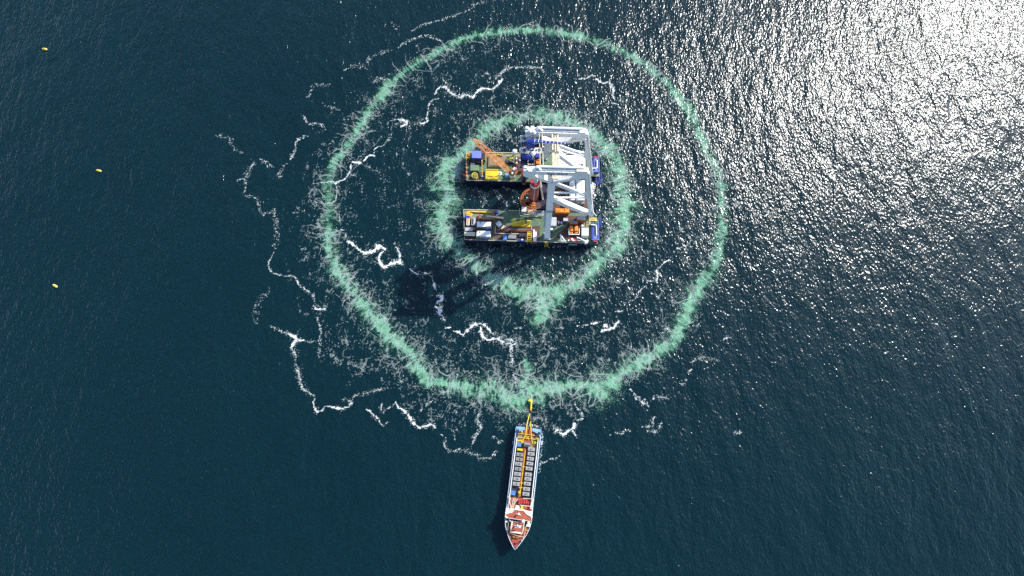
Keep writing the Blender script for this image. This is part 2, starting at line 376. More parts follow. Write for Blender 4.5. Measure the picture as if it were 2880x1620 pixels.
# drift lines of foam: view, density, half width in photo pixels, points
DRIFT = [
 (a3,.55,3.5,[(190,25),(250,10),(262,60),(250,120),(270,150),(310,145),(370,185)]),(a3,.35,5,[(340,190),(370,240),(400,285),(450,285),(485,250)]),
 (a3,.22,9,[(485,250),(500,340),(520,430),(505,520),(500,580)]),(a3,.7,3.2,[(500,590),(470,620),(445,690),(470,755),(520,775),(580,790),(640,785),(670,810),(690,865)]),
 (a3,.62,4.5,[(690,865),(730,890),(770,915),(810,965),(820,1010)]),(a3,.85,5.5,[(812,1020),(830,1055),(905,1052)]),(a3,.4,4,[(830,1100),(845,1160),(860,1220),(870,1270)]),
 (a3,.18,11,[(450,890),(430,930),(370,990),(340,1110),(345,1180)]),(a3,.3,5,[(860,1260),(860,1330),(850,1440)]),
 (a5,.35,5,[(170,195),(230,220),(300,245)]),(a5,.85,6,[(290,240),(350,265),(395,295),(440,298)]),(a5,.5,2.2,[(440,300),(480,315),(540,315)]),
 (a5,.85,6.5,[(395,295),(360,330),(345,375)]),(a5,.6,6,[(345,375),(370,410),(380,460)]),(a5,.6,5,[(380,460),(395,550),(415,630),(440,700),(500,740),(530,765)]),
 (a5,.8,3.8,[(525,775),(520,825),(550,880),(590,880),(605,850)]),(a5,.85,4.5,[(605,845),(650,832),(700,850),(760,860),(805,845)]),(a5,.6,6,[(760,780),(800,790),(835,800),(810,830)]),
 (a5,.5,3,[(830,770),(880,745),(940,730),(1010,712),(1120,690)]),(a5,.75,4.5,[(955,865),(990,900),(1030,935),(1060,975),(1090,992)]),(a5,.4,3,[(1090,992),(1130,965)]),
 (a5,.55,4,[(1070,800),(1065,840),(1085,880),(1120,855),(1180,805)]),(a5,.85,5,[(1180,810),(1210,850),(1270,890),(1300,940),(1330,985),(1380,1010)]),(a5,.9,5.5,[(1380,1010),(1430,990),(1480,985),(1510,1010)]),
 (a5,.4,3,[(1540,1060),(1590,1085),(1575,1130),(1590,1185),(1640,1200),(1700,1185),(1760,1195)]),(a5,.5,3.5,[(1700,1185),(1760,1195),(1820,1225),(1880,1252),(1940,1255)]),(a5,.4,3,[(1980,1230),(1990,1195),(1960,1230)]),
 (a5,.35,3,[(1490,780),(1440,830),(1390,870),(1340,890)]),(a5,.35,2.5,[(1600,1010),(1650,1050),(1655,1120)]),(a5,.4,4,[(1850,880),(1840,950),(1870,990),(1820,1080),(1790,1150)]),(a5,.4,3,[(1940,1085),(1990,1095),(2010,1130),(2050,1120)]),
 (a3,1,7,[(1080,510),(1110,530),(1140,555)]),(a3,.95,5.5,[(1140,555),(1180,585),(1225,605)]),(a3,1,8.5,[(1220,605),(1275,595),(1310,565),(1350,552),(1380,575)]),(a3,.95,8,[(1370,590),(1335,620),(1330,665),(1360,705),(1400,715)]),
 (a3,.95,7.5,[(1390,710),(1440,690),(1490,672),(1520,700)]),(a3,.7,5.5,[(1500,670),(1500,610),(1485,570),(1455,530)]),(a3,1,4.5,[(1578,735),(1610,755),(1645,775)]),(a3,.6,3.5,[(1645,775),(1720,768),(1760,800),(1775,850)]),
 (a3,1,5,[(1775,850),(1785,905)]),(a3,.9,7,[(1790,950),(1840,955),(1835,990),(1790,1010)]),(a3,1,8,[(1790,1035),(1820,1060),(1820,1100)]),(a3,1,9,[(1815,1085),(1830,1105)]),(a3,.7,6,[(1840,1110),(1860,1150)]),(a3,.9,4.5,[(1870,1210),(1915,1200)]),
 (a3,.9,4.5,[(1935,1235),(1970,1245),(2010,1268)]),(a3,.85,6.5,[(2010,1268),(2050,1225),(2090,1190),(2140,1172)]),(a3,.8,6,[(2140,1172),(2190,1195),(2230,1250)]),(a3,.95,6.5,[(2145,1205),(2170,1260),(2210,1305)]),(a3,.8,6.5,[(2210,1305),(2280,1300),(2340,1325),(2430,1335)]),(a3,.5,7,[(2230,1250),(2300,1285),(2400,1300),(2480,1300)]),
 (a3,1,5.5,[(1030,420),(1045,422)]),(a3,.7,2.2,[(1055,440),(1065,480)]),(a3,.6,2.2,[(780,440),(850,450),(930,440),(1030,425)]),(a3,.6,2.4,[(1015,270),(1020,330),(1010,380)]),
 (a3,.9,4,[(965,30),(990,45),(1015,25),(1065,10)]),(a3,.7,2.3,[(800,50),(900,40),(965,25)]),(a3,.7,2.2,[(780,190),(850,200),(940,205),(985,170),(995,100),(985,50)]),(a3,.5,2,[(850,55),(785,110),(775,180)]),(a3,.85,3,[(930,205),(960,210)]),
 (a1,.75,5,[(1785,760),(1800,715),(1830,690)]),(a1,.72,10,[(1830,705),(1870,700),(1890,735),(1930,760)]),(a1,.75,8,[(1930,755),(1985,780),(2040,765),(2090,785)]),(a1,.95,5,[(2085,780),(2130,735),(2190,708),(2240,722)]),(a1,.8,4.5,[(2240,722),(2290,685),(2330,640)]),
 (a1,.7,3,[(1820,785),(1760,810),(1735,850),(1720,900)]),(a1,.8,3.2,[(1720,900),(1715,950),(1730,970)]),(a1,.95,5,[(1725,965),(1700,990),(1660,998)]),(a1,.5,2.5,[(1660,990),(1600,1010)]),(a1,.9,5,[(1490,955),(1540,970),(1565,995),(1500,1022)]),(a1,.4,2.5,[(1420,970),(1480,958)]),
 (a1,.55,3,[(1430,1075),(1415,1120),(1380,1160)]),(a1,1,4.5,[(1370,1175),(1345,1185)]),(a1,.8,3,[(1340,1180),(1305,1195),(1300,1235)]),(a1,.95,3.8,[(1300,1255),(1250,1258),(1205,1300)]),(a1,1,5.5,[(1190,1310),(1150,1305),(1120,1300)]),(a1,.8,3,[(1110,1325),(1100,1385),(1075,1430),(1050,1448)]),
 (a1,.4,4,[(765,1095),(720,1100),(670,1135),(660,1180)]),(a1,.45,5,[(660,1190),(635,1250),(620,1285)]),(a1,.3,5,[(590,1320),(545,1370),(530,1440)]),(a1,.5,5.5,[(325,1320),(285,1370),(262,1430)]),(a1,.35,7,[(375,1275),(420,1310),(480,1350)]),
 (a1,.22,8,[(780,700),(850,680),(930,690)]),(a1,.22,8,[(760,780),(800,720)]),(a1,.25,8,[(1060,560),(1130,530),(1200,530),(1240,560)]),(a1,.3,5,[(1250,530),(1250,440)]),(a1,.3,5,[(1260,480),(1320,440),(1440,400)]),(a1,.4,5,[(1500,385),(1550,335),(1640,310),(1700,290),(1780,305),(1840,340)]),
 (a1,.35,4,[(1590,250),(1660,215),(1740,190),(1850,155),(1990,110),(2100,60)]),(a1,.25,6,[(2060,60),(2150,20),(2210,10)]),(a1,.16,8,[(1430,180),(1470,220),(1500,280)]),(a1,.35,4,[(1300,625),(1350,630),(1420,670)]),(a1,.22,8,[(20,1090),(130,1110),(160,1180),(240,1240)]),(a1,.35,5,[(720,930),(760,990),(850,1000),(900,1040)]),(a1,.3,5,[(880,840),(960,870),(1020,880)]),
 (a1,.55,3,[(2160,620),(2200,590),(2230,620),(2200,660),(2260,660)]),(a1,.4,3.5,[(2260,650),(2310,600),(2350,560),(2420,540),(2560,545)]),
 (a2,.75,3.5,[(655,630),(710,632),(750,608),(780,618)]),(a2,1,6.5,[(790,635),(810,655),(840,670)]),(a2,.85,4.5,[(840,672),(890,668),(920,690),(930,740),(925,790)]),(a2,.9,4.5,[(935,780),(945,810)]),(a2,.85,3,[(915,828),(965,838)]),(a2,.45,3,[(970,850),(1010,890),(1060,915)]),
 (a2,.4,3.5,[(30,600),(80,555),(180,545),(260,540),(330,545),(370,575)]),(a2,.6,3,[(455,590),(515,610)]),(a2,.9,5,[(0,670),(40,640)]),(a2,.9,5,[(1370,1245),(1352,1300)]),(a2,.7,6,[(650,990),(690,985)]),
 (a4,.8,4,[(1520,460),(1550,490)]),(a4,.4,3,[(1550,500),(1540,540),(1470,560),(1420,600)]),(a4,.85,4,[(1375,660),(1330,685)]),(a4,.6,3,[(1330,690),(1290,730)]),(a4,.85,4.5,[(1275,745),(1285,790),(1270,830)]),(a4,.6,3,[(1270,825),(1200,825)]),(a4,.7,3,[(1200,870),(1150,900),(1125,940)]),(a4,.85,4,[(1120,945),(1100,970)]),(a4,.4,3,[(1090,980),(1010,1035)]),(a4,.7,4,[(1000,1070),(940,1082)]),
 (a4,.9,5.5,[(750,1180),(800,1165)]),(a4,1,10,[(855,1190),(880,1200)]),(a4,1,6,[(830,1240),(880,1225),(930,1210)]),(a4,1,5,[(930,1205),(960,1170),(990,1150)]),(a4,.4,3.5,[(730,1190),(650,1190)]),(a4,.4,4,[(130,1215),(200,1200)]),(a4,.5,8,[(0,1290),(60,1330),(130,1310),(180,1300)]),(a4,.5,5,[(110,1310),(110,1380),(130,1440)]),(a4,.5,4,[(380,1340),(430,1370),(470,1370)]),
 (a6,.3,4,[(100,1440),(130,1150),(150,1010)]),(a6,.35,4,[(365,1040),(350,1200),(325,1400)]),(a6,.45,4,[(150,990),(240,985),(350,1015)]),
 (a6,.45,7,[(110,300),(110,400),(115,500)]),(a6,.6,8,[(130,580),(140,640),(150,680)]),(a6,.5,4,[(160,690),(220,685)]),(a6,.7,5,[(455,1050),(490,1030),(510,1030)]),(a6,1,6.5,[(500,1050),(530,1065),(570,1040)]),(a6,.85,6,[(580,1040),(605,1010),(620,970)]),(a6,.8,4,[(600,1040),(640,1085)]),(a6,.45,4,[(620,970),(680,930)]),
 (a6,.6,5,[(1160,1005),(1200,1000),(1250,990)]),(a6,.5,4,[(1250,990),(1245,950),(1260,920)]),(a6,.6,5,[(1200,1035),(1270,1045),(1320,970)]),(a6,.3,4,[(900,1060),(1000,1050),(1080,1030)]),(a6,.6,4.5,[(1240,790),(1280,765),(1340,765),(1385,775)]),(a6,.55,4,[(1440,740),(1460,720)]),(a6,.5,4,[(1475,660),(1520,625)]),(a6,.6,5,[(1530,560),(1570,530)]),(a6,.5,3.5,[(1560,490),(1610,455),(1690,450),(1770,465)]),
 (a6,.45,5,[(1060,700),(1110,760),(1160,790),(1220,840)]),(a6,.5,4,[(275,935),(340,935),(370,950)]),(a6,.9,7,[(345,1110),(360,1130)]),(a6,.4,5,[(620,820),(660,870),(690,920)]),(a6,.35,6,[(1900,1050),(1920,1045),(1960,1050)]),(a6,.6,5,[(1820,300),(1880,275)]),(a6,.4,3,[(350,1290),(380,1290),(420,1260),(500,1235)]),
 (k1,.5,3.5,[(690,1408),(760,1415),(830,1410)]),(k1,.5,3.5,[(930,1415),(1000,1410),(1060,1422)]),(k1,.35,4,[(1100,1425),(1250,1420)]),(k1,.32,9,[(500,790),(570,880),(660,960)]),(k1,.35,6,[(610,780),(700,810),(760,840)]),(k1,.28,10,[(330,800),(420,900),(380,980)]),
]
FS = np.full(GX.shape, -4.0); n_a = fbm(GX/2.6, GY/2.6, 101, 3); n_b = perlin(GX/.9, GY/.9, 111); n_c = fbm(GX/12, GY/12, 121, 2)
thick = np.zeros(GX.shape); lace = np.abs(fbm(WX/1.9, WY/1.9, 117, 2))*1.6
for fn, dens, hw, pts in DRIFT:
    f = np.full(GX.shape, -4.0) if False else None
    P = []
    for x, y in pts:
        p = U(*fn(x, y)); P.append((p.x, p.y, hw/3.75*(.72 if dens > .7 else .8 if dens > .5 else 1.2)))
    P = [np.array(p) for p in catmull(P, 1.6)]; nP = len(P)
    for i, p in enumerate(P): P[i] = (p[0], p[1], p[2]*(.45+.55*min(1, 4*i/nP+.05, 4*(nP-1-i)/nP+.05))*(1+.5*float(perlin(np.array([i*.21]), np.array([p[0]*.3]), 99)[0])))
    lo = np.array(P)[:, :2].min(0)-10; hi = np.array(P)[:, :2].max(0)+10
    s = window(lo[0], hi[0], lo[1], hi[1])
    if s is None: continue
    sub = np.full(GX[s].shape, -4.0); gx_, gy_ = WX[s], WY[s]
    for a, b in zip(P[:-1], P[1:]):
        dx, dy = b[0]-a[0], b[1]-a[1]; L = dx*dx+dy*dy+1e-9
        t = np.clip(((gx_-a[0])*dx+(gy_-a[1])*dy)/L, 0, 1)
        np.maximum(sub, 1-np.hypot(gx_-a[0]-t*dx, gy_-a[1]-t*dy)/(a[2]+(b[2]-a[2])*t), out=sub)
    if dens >= .5:
        e = np.minimum(sub, .75)+.8*n_a[s]+.5*n_b[s]+(dens-.9)*1.1
        cv = sm(-.05, .75, e)*min(1, dens+.15)*(sub > -1.0)*np.clip(.62+1.1*lace[s], .12, 1)
        cv = np.maximum(cv, .5*dens*sm(.15, .55, n_b[s]+.6*n_a[s]+.35*np.clip(sub, -2.2, 0)+.1)*(sub > -2.2))
    else:
        e = np.minimum(sub, .5)+.8*n_a[s]+1.0*n_b[s]-.5+(dens-.3)*1.3
        cv = sm(.0, .6, e)*(.25+dens)*(sub > -1.2)
    np.maximum(thick[s], cv, out=thick[s])
# loose flecks and worm-like scraps between the lines
Do, Wo = reach_all[0]; Di, Wi = reach_all[1]
cx_, cy_ = U(1470, 600).xy; 
ctr = U(1465, 610); ex = (GX-ctr.x)/(150*1.03); ey = (GY-ctr.y)/146
rad = np.hypot(ex, ey)
ang = np.arctan2(ey, ex)
lim = 1.06+.13*np.cos(ang-R(205))+.08*fbm(np.cos(ang)*3, np.sin(ang)*3, 131, 2)
dens = .30*sm(lim+.16, lim-.08, rad)*(.45+1.1*np.clip(n_c+.2, 0, 1))
dens += .20*np.exp(-(Do/15)**2)+.26*np.exp(-(Di/13)**2)
low = U(1500, 950).y
dens += .14*sm(low+20, low-25, GY)*sm(lim+.05, lim-.05, rad)
clus = fbm(GX/9, GY/9, 161, 3)
def web(x, y, seed):
    r = np.random.default_rng(seed).random((64, 64, 2)); xi = np.floor(x).astype(int); yi = np.floor(y).astype(int)
    f1 = np.full(x.shape, 9.0); f2 = np.full(x.shape, 9.0)
    for i in (-1, 0, 1):
        for j in (-1, 0, 1):
            o = r[(xi+i) & 63, (yi+j) & 63]; d = np.hypot(xi+i+o[..., 0]-x, yi+j+o[..., 1]-y)
            f2 = np.where(d < f1, f1, np.minimum(f2, d)); f1 = np.minimum(f1, d)
    return f2-f1
WX3 = GX+2.8*fbm(GX/9, GY/9, 201, 2)+.5*perlin(GX/2.5, GY/2.5, 203); WY3 = GY+2.8*fbm(GX/9, GY/9, 205, 2)+.5*perlin(GX/2.5, GY/2.5, 207)
near = np.clip(.9*np.exp(-(Do/24)**2)+.9*np.exp(-(Di/22)**2)+.28*sm(lim+.02, lim-.1, rad)+.35*sm(low+25, low-20, GY), 0, 1.2)*sm(lim+.12, lim-.1, rad)
net = np.maximum(sm(.075, .0, web(WX3/12, WY3/13, 211)), .75*sm(.10, .0, web(WX3/6.5, WY3/7.5, 213)))
net = net*sm(.1, .5, near)*sm(.05, .5, near*.75-.52+1.0*perlin(GX/10, GY/10, 215)+.5*perlin(GX/3, GY/3, 217))
rid0 = np.abs(fbm(WX/9, WY/10, 145, 3)); rid = np.abs(fbm(WX/4.2, WY/5.5, 141, 2)); rid2 = np.abs(fbm(WX/2.4+7, WY/3.2, 143, 2))
worm = np.maximum(np.maximum(sm(.04, .005, rid0)*sm(-.15, .2, perlin(GX/3, GY/4, 175)+clus*.7), .8*sm(.055, .01, rid)), .7*sm(.06, .01, rid2))*sm(.16, .46, perlin(GX/2.6, GY/3.4, 171)+(dens-.5)*.9+.6*clus)
spots = perlin(GX/.8, GY/1.1, 151)
dust = np.maximum(sm(.5, .72, spots+(dens-.5)*.5+.6*clus)*.5, .22*sm(.42, .75, spots+.5*n_b+.8*clus+(dens-.45)*.6))
flecks = np.clip(np.maximum(np.maximum(worm*.5, dust*.8)*sm(.06, .3, dens), net*(.2+.4*np.clip(clus+.15, 0, 1))), 0, 1)
tot = np.maximum(thick*.97, flecks)
foam_o = sheet("sea_foam", tot, np.clip(.35+thick*.9+.3*n_a, 0, 1), .08, M['foam'], .15)
tag(foam_o, "white foam drifting in broken lines and flecks between the bubble rings", "foam", kind='stuff')
# ------------------------------------------------------------------ materials of the vessels and their gear
WHITE, GREYW, CREAM = (.78, .78, .78), (.5, .52, .55), (.66, .6, .45)
def mk(key, *a, **k): M[key] = mat(key, *a, **k)
mk('white_paint', (.8, .8, .8), .5, .03, .15, dirt=(.6, .55, .48), dirt_amt=.25); mk('grey_paint', (.42, .45, .48), .5, .12, .4); mk('cream_paint', CREAM, .55, .15, .5, dirt=(.35, .25, .14), dirt_amt=.5)
mk('navy_hull', (.010, .013, .045), .4, .3, .15, dirt=(.05, .03, .025), dirt_amt=.5); mk('blue_paint', (.025, .05, .30), .45, .25, .5); mk('pale_blue', (.16, .21, .50), .5, .15, .5)
mk('green_deck', (.085, .165, .095), .75, .3, .25, dirt=(.20, .17, .10), dirt_amt=.75); mk('olive_deck', (.27, .27, .15), .8, .25, .3, dirt=(.16, .12, .08), dirt_amt=.6)
mk('brown_deck', (.085, .045, .04), .8, .35, .3, dirt=(.16, .1, .06), dirt_amt=.6); mk('timber', (.27, .20, .115), .85, .25, .8, dirt=(.15, .1, .06), dirt_amt=.5)
mk('yellow', (.75, .56, .02), .5, .15, .5, dirt=(.4, .25, .05), dirt_amt=.35); mk('amber', (.62, .38, .03), .55, .2, .5); mk('orange', (.80, .25, .02), .5, .15, .5, dirt=(.45, .1, .02), dirt_amt=.4)
mk('rust', (.40, .11, .03), .75, .35, .8, dirt=(.38, .13, .04), dirt_amt=.7); mk('red_paint', (.45, .03, .04), .45, .18, .5); mk('pile_red', (.30, .08, .07), .55, .2, .25, dirt=(.3, .12, .09), dirt_amt=.4)
mk('deck_red', (.36, .078, .045), .75, .2, .35, dirt=(.18, .07, .05), dirt_amt=.55); mk('dark_steel', (.035, .035, .045), .5, .4, .6); mk('mid_grey', (.22, .22, .23), .6, .2, .6); mk('box_grey', (.33, .33, .33), .6, .12, .5, dirt=(.2, .18, .16), dirt_amt=.45)
mk('glass', (.02, .03, .05), .12, .2, .5); mk('sky_blue', (.20, .40, .66), .5, .12, .3, dirt=(.5, .5, .5), dirt_amt=.3); mk('bright_blue', (.09, .22, .55), .5, .15, .5); mk('green_paint', (.14, .21, .12), .6, .2, .5); mk('letter_blue', (.02, .04, .15), .5, .1, .5)
YS = R(-1.7)
def rect(r, z, kf=k1):
    x0, y0, x1, y1 = r; xm, ym = (x0+x1)/2, (y0+y1)/2
    c = U(*kf(xm, ym), z); w = (U(*kf(x1, ym), z)-U(*kf(x0, ym), z)).length; d = (U(*kf(xm, y1), z)-U(*kf(xm, y0), z)).length
    return c, w, d
def kbox(r, zt, h, mb=None, mi=0, kf=k1, yaw=YS, inset=0.0):
    c, w, d = rect(r, zt, kf); mb = mb or MB()
    return mb.box((c.x, c.y, zt-h), (w-inset, d-inset, h), yaw, mi)
def P1(x, y, z): return U(*k1(x, y), z)
DK = 8.0

# ================================================================== the catamaran crane ship
ship = thing("crane_ship", "blue-hulled catamaran crane ship with tall white gantry and cluttered green decks", "crane ship", (15, 160, 0))
SX = lambda name, mb, m, parent=ship, **k: mb.build(name, m, parent, **k)
def V2(*ps): return [P1(x, y, DK).xy for x, y in ps]
hb = MB()
north = V2((205, 383), (1560, 403), (1600, 425), (1670, 432), (1672, 610), (1585, 612), (1585, 722), (880, 716), (200, 702))
south = V2((168, 1015), (820, 1028), (1570, 1052), (1650, 1105), (1668, 1130), (1664, 1330), (1630, 1385), (1540, 1396), (180, 1354))
hb.prism(north, -1.2, DK-.05); hb.prism(south, -1.2, DK-.05)
cross = V2((1078, 717), (1584, 722), (1568, 1051), (1074, 1032))
hb.prism(cross, 2.5, DK-.06)
SX("hull", hb, M['navy_hull'])
def inset(pts, d):
    c = sum((Vector(p) for p in pts), Vector((0, 0)))/len(pts)
    return [Vector((p[0]+(d if p[0] < c.x else -d), p[1]+(d if p[1] < c.y else -d))) for p in pts]
db = MB(); db.prism(inset(north, .5), DK-.05, DK); db.prism(inset(south, .5), DK-.05, DK); SX("deck", db, M['green_deck'])
db = MB(); db.prism(inset(cross, .3), DK-.06, DK+.06); SX("cross_deck", db, M['brown_deck'])
def railing(pts, h=1.1, z=DK, r=.13):
    mb = MB(); pts = [Vector((p[0], p[1], z)) for p in pts]
    for a, b in zip(pts[:-1], pts[1:]):
        for hh in (h, h*.5): mb.beam(a+Vector((0, 0, hh)), b+Vector((0, 0, hh)), r*1.6, r)
        n = max(1, int((b-a).length/3))
        for i in range(n+1): p = a.lerp(b, i/n); mb.beam(p, p+Vector((0, 0, h)), r, r)
    SX("railing", mb, M['cream_paint'])
railing(V2((780, 396), (205, 388), (202, 698))); railing(V2((205, 697), (800, 708))); railing(V2((560, 1026), (172, 1019), (184, 1350), (1500, 1388))); railing(V2((660, 1029), (800, 1031))); railing(V2((1200, 400), (1550, 406)))
for nm, m, rr in (("worn_deck_plating", 'olive_deck', ((178, 1022, 560, 1118), (212, 395, 800, 424), (1500, 1100, 1575, 1330), (1580, 610, 1668, 650))),
                  ("brown_deck_plating", 'brown_deck', ((235, 600, 388, 692), (230, 452, 400, 520), (510, 1190, 1010, 1345), (185, 1120, 500, 1345), (1130, 1085, 1460, 1330), (740, 440, 830, 600)))):
    for i, r in enumerate(rr): db = MB(); kbox(r, DK+.05+.012*i, .05, db); SX(nm, db, M[m])
# green working patches beside the leg
db = MB(); db.prism(V2((1118, 1300), (1130, 1240), (1280, 1170), (1330, 1170), (1180, 1318)), DK+.02, DK+.1); SX("green_deck_patch", db, M['green_deck'])
# blue anchor platforms at the ends
for r, dz in (((1594, 432, 1662, 604), 0), ((1582, 1162, 1658, 1352), 0)):
    c, w, d = rect(r, 10.5); t = MB(); t.box((c.x, c.y, DK), (w, d, 2.5), YS); a = SX("anchor_platform", t, M['blue_paint'])
    t = MB(); t.box((c.x+.2, c.y-.2, 10.5), (w*.55, d*.82, .25), YS); SX("trough", t, M['pale_blue'], a)
    t = MB(); t.box((c.x-.3, c.y+.2, 10.75), (w*.16, d*.46, .1), YS); SX("slot", t, M['dark_steel'], a)
    t = MB(); s = .5 if r[1] < 700 else -.0
    pc = Vector((c.x+.9, c.y, 11.6))
    yb = -d*.24 if r[1] < 700 else d*.3
    t.tube([pc+Vector((0, d*.22 if r[1] < 700 else -d*.24, 0)), pc+Vector((0, yb, 0)), pc+Vector((-.6, yb+(-.5 if r[1] < 700 else .6), 0)), pc+Vector((-w*.75, yb+(-.6 if r[1] < 700 else .8), 0))], .4, 8)
    SX("vent_pipe", t, M['white_paint'], a)
    t = MB(); t.box((c.x, c.y+(d*.44 if r[1] < 700 else -d*.56), 10.5), (w*.62, 1.3, .5), YS); SX("step", t, M['red_paint'], a)
    t = MB(); e = c.x+w*.5
    for yy in (-.5, 0, .5): t.beam((e, c.y+yy*d, 10.5), (e, c.y+yy*d, 11.8), .15, .15)
    t.beam((e, c.y-d/2, 11.8), (e, c.y+d/2, 11.8), .2, .2); t.beam((e-w, c.y-d/2, 11.8), (e, c.y-d/2, 11.8), .2, .2); SX("guard_rail", t, M['sky_blue'], a)
for r in ((1632, 612, 1692, 728), (1655, 1112, 1688, 1200)):
    t = MB(); c, w, d = rect(r, 7)
    for i in range(7): y = c.y-d/2+d*i/6; t.beam((c.x-w*.5, y-1.2, 7), (c.x+w*.5, y+.6, 7), .35, .35)
    for sx in (-.5, .1, .5): t.beam((c.x+w*sx, c.y-d/2, 7.2), (c.x+w*sx, c.y+d/2, 7.2), .6, .6)
    t.beam((c.x-w*.5, c.y-d*.5, 7.2), (c.x+w*.5, c.y-d*.42, 7.2), .8, .6)
    for sx in (-.5, .5): t.beam((c.x+w*sx, c.y, 7), (c.x+w*sx-3, c.y, 5), .4, .4)
    SX("fender_frame", t, M['blue_paint'])
# ---- gantry
def leg_front(s):
    return (Vector((25.6, 143.6, 80)), Vector((26.6, 128.2, DK))) if s < 0 else (Vector((25.0, 169.9, 80)), Vector((24.9, 193.0, DK)))
def leg_aft(s):
    return (Vector((46.4, 143.6, 91)), Vector((59.4, 144.6, DK))) if s < 0 else (Vector((46.4, 170.0, 91)), Vector((60.3, 178.0, DK)))
def at_z(l, z): t = (l[0].z-z)/(l[0].z-l[1].z); return l[0].lerp(l[1], t)
def z_at_row(l, row):
    lo, hi = l[1].z, l[0].z
    for _ in range(40):
        m = (lo+hi)/2; y = (proj(at_z(l, m))[1]-330)*3.9167
        lo, hi = (m, hi) if y > row else (lo, m)
    return lo
GIR = {-1: ((7.4, 145.0), (47.2, 143.8)), 1: ((8.6, 171.2), (47.2, 169.8))}
zs = {k: z_at_row(leg_front(-1), k) for k in (712, 735, 832, 885)}
za = {k: z_at_row(leg_aft(-1), k) for k in (850, 872, 832, 885)}
for s in (-1, 1):
    (xa, ya), (xb, yb) = GIR[s]
    def gp(x, z, oy=0): t = (x-xa)/(xb-xa); return Vector((x, ya+(yb-ya)*t+oy, z))
    g = MB()
    g.beam(gp(xa+4, 92.6), gp(xb, 92.6), 3.5, 4.8)
    g.beam(gp(xa, 91.6), gp(xa+4.2, 92.2), 2.6, 4.2, w2=3.5, h2=5.4)
    g.beam(gp(xa+.6, 89), gp(26.2, 78.2), 3.9, 3.2, h2=3.4); g.beam(gp(25.2, 78.2), gp(xb-.5, 88.8), 3.9, 3.4, h2=3.2)
    g.beam(gp(xa+4, 90.2), gp(14.2, 88.4), 3.3, 3.0)
    g.beam(gp(40.5, 89.4), gp(xb-.2, 90.4), 3.3, 2.6)
    gi = SX("girder", g, M['white_paint'])
    t = MB(); t.tube([gp(xa+7 if s > 0 else xa+9, 96, 1.25), gp(xb-3, 96, 1.25)], .75, 8); SX("pipe", t, M['white_paint'], gi)
    t = MB(); t.beam(gp(xa+8, 95.3, -.6), gp(xb-6, 95.3, -.6), .35, .5); t.beam(gp(xa+8, 95.2, .25), gp(xb-6, 95.2, .25), .3, .4)
    for i in range(6): x = xa+8+(xb-xa-14)*i/5; t.beam(gp(x, 95.15, -1.2), gp(x, 95.15, .6), .7, .4)
    SX("walkway", t, M['grey_paint'], gi)
    for x, dy in ((xa+.6, .2), (xa+8.2, .5)):
        t = MB(); q = gp(x, 96.3, dy); t.tube([q+Vector((0, -.7, 0)), q+Vector((0, .7, 0))], 1.35, 14); t.beam(q, q+Vector((2.6, -1.2, -1.4)), 1.1, 1); SX("sheave", t, M['white_paint'], gi)
    t = MB(); t.box((xb-4 if s < 0 else xb-3, gp(xb, 0).y+.3, 95.02), (7 if s < 0 else 4, 3.1, .9), YS); SX("winch_box", t, M['cream_paint'] if s < 0 else M['white_paint'], gi)
    lf, la = leg_front(s), leg_aft(s)
    t = MB(); t.beam(lf[0]+Vector((0, 0, -1.5)), lf[1], 4.6, 4.2, up=(0, 1, 0), w2=3.8, h2=3.6); lg = SX("front_leg", t, M['white_paint'])
    t = MB(); j = at_z(lf, 46); t.beam(j+Vector((0, 0, 1.8)), j-Vector((0, 0, 1.8)), 4.7, 4.4, up=(0, 1, 0)); SX("flange", t, M['grey_paint'], lg)
    t = MB(); a, b = at_z(lf, 44)+Vector((-2.8, -.6, 0)), at_z(lf, 24)+Vector((-2.5, -.6, 0)); t.beam(a, b, 1.6, 1.6, up=(0, 1, 0)); SX("ladder_trunk", t, M['grey_paint'], lg)
    t = MB(); t.box((lf[1].x, lf[1].y, DK), (5.2, 5.2, 1.2), YS); SX("leg_foot", t, M['grey_paint'], lg)
    t = MB(); t.beam(la[0], la[1]+Vector((.6, 0, 0)), 1.9, 2.2, up=(0, 1, 0), w2=2.5, h2=2.4); al = SX("aft_leg", t, M['white_paint'])
    t = MB(); t.beam(la[0]+Vector((1.35, .3, 1)), la[1]+Vector((2.5, .3, .5)), .9, 1.8, up=(0, 1, 0)); SX("lit_side_plate", t, M['white_paint'], al)  # white plate added to stand in for the leg's sunlit side
    p, q = at_z(lf, z_at_row(leg_front(-1), 890))+Vector((1.2, 0, 0)), Vector((57.5, la[1].y+(1.2 if s < 0 else -1.2), 12))
    t = MB(); t.beam(p, q, 3.6, 3.2); st_ = SX("strut", t, M['white_paint'])
    dd = (q-p).normalized()
    for f in (.45, .72): t = MB(); m_ = p.lerp(q, f); t.beam(m_-dd*.25, m_+dd*.25, 3.75, 3.35); SX("joint_band", t, M['grey_paint'], st_)
    for k1a, k2a in ((712, 850), (735, 872), (832, 832), (885, 885)):
        t = MB(); t.tube([at_z(lf, zs[k1a])+Vector((1.8, 0, 0)), at_z(la, za[k2a])+Vector((-1.2, 0, 0))], .68, 10); SX("brace", t, M['white_paint'])
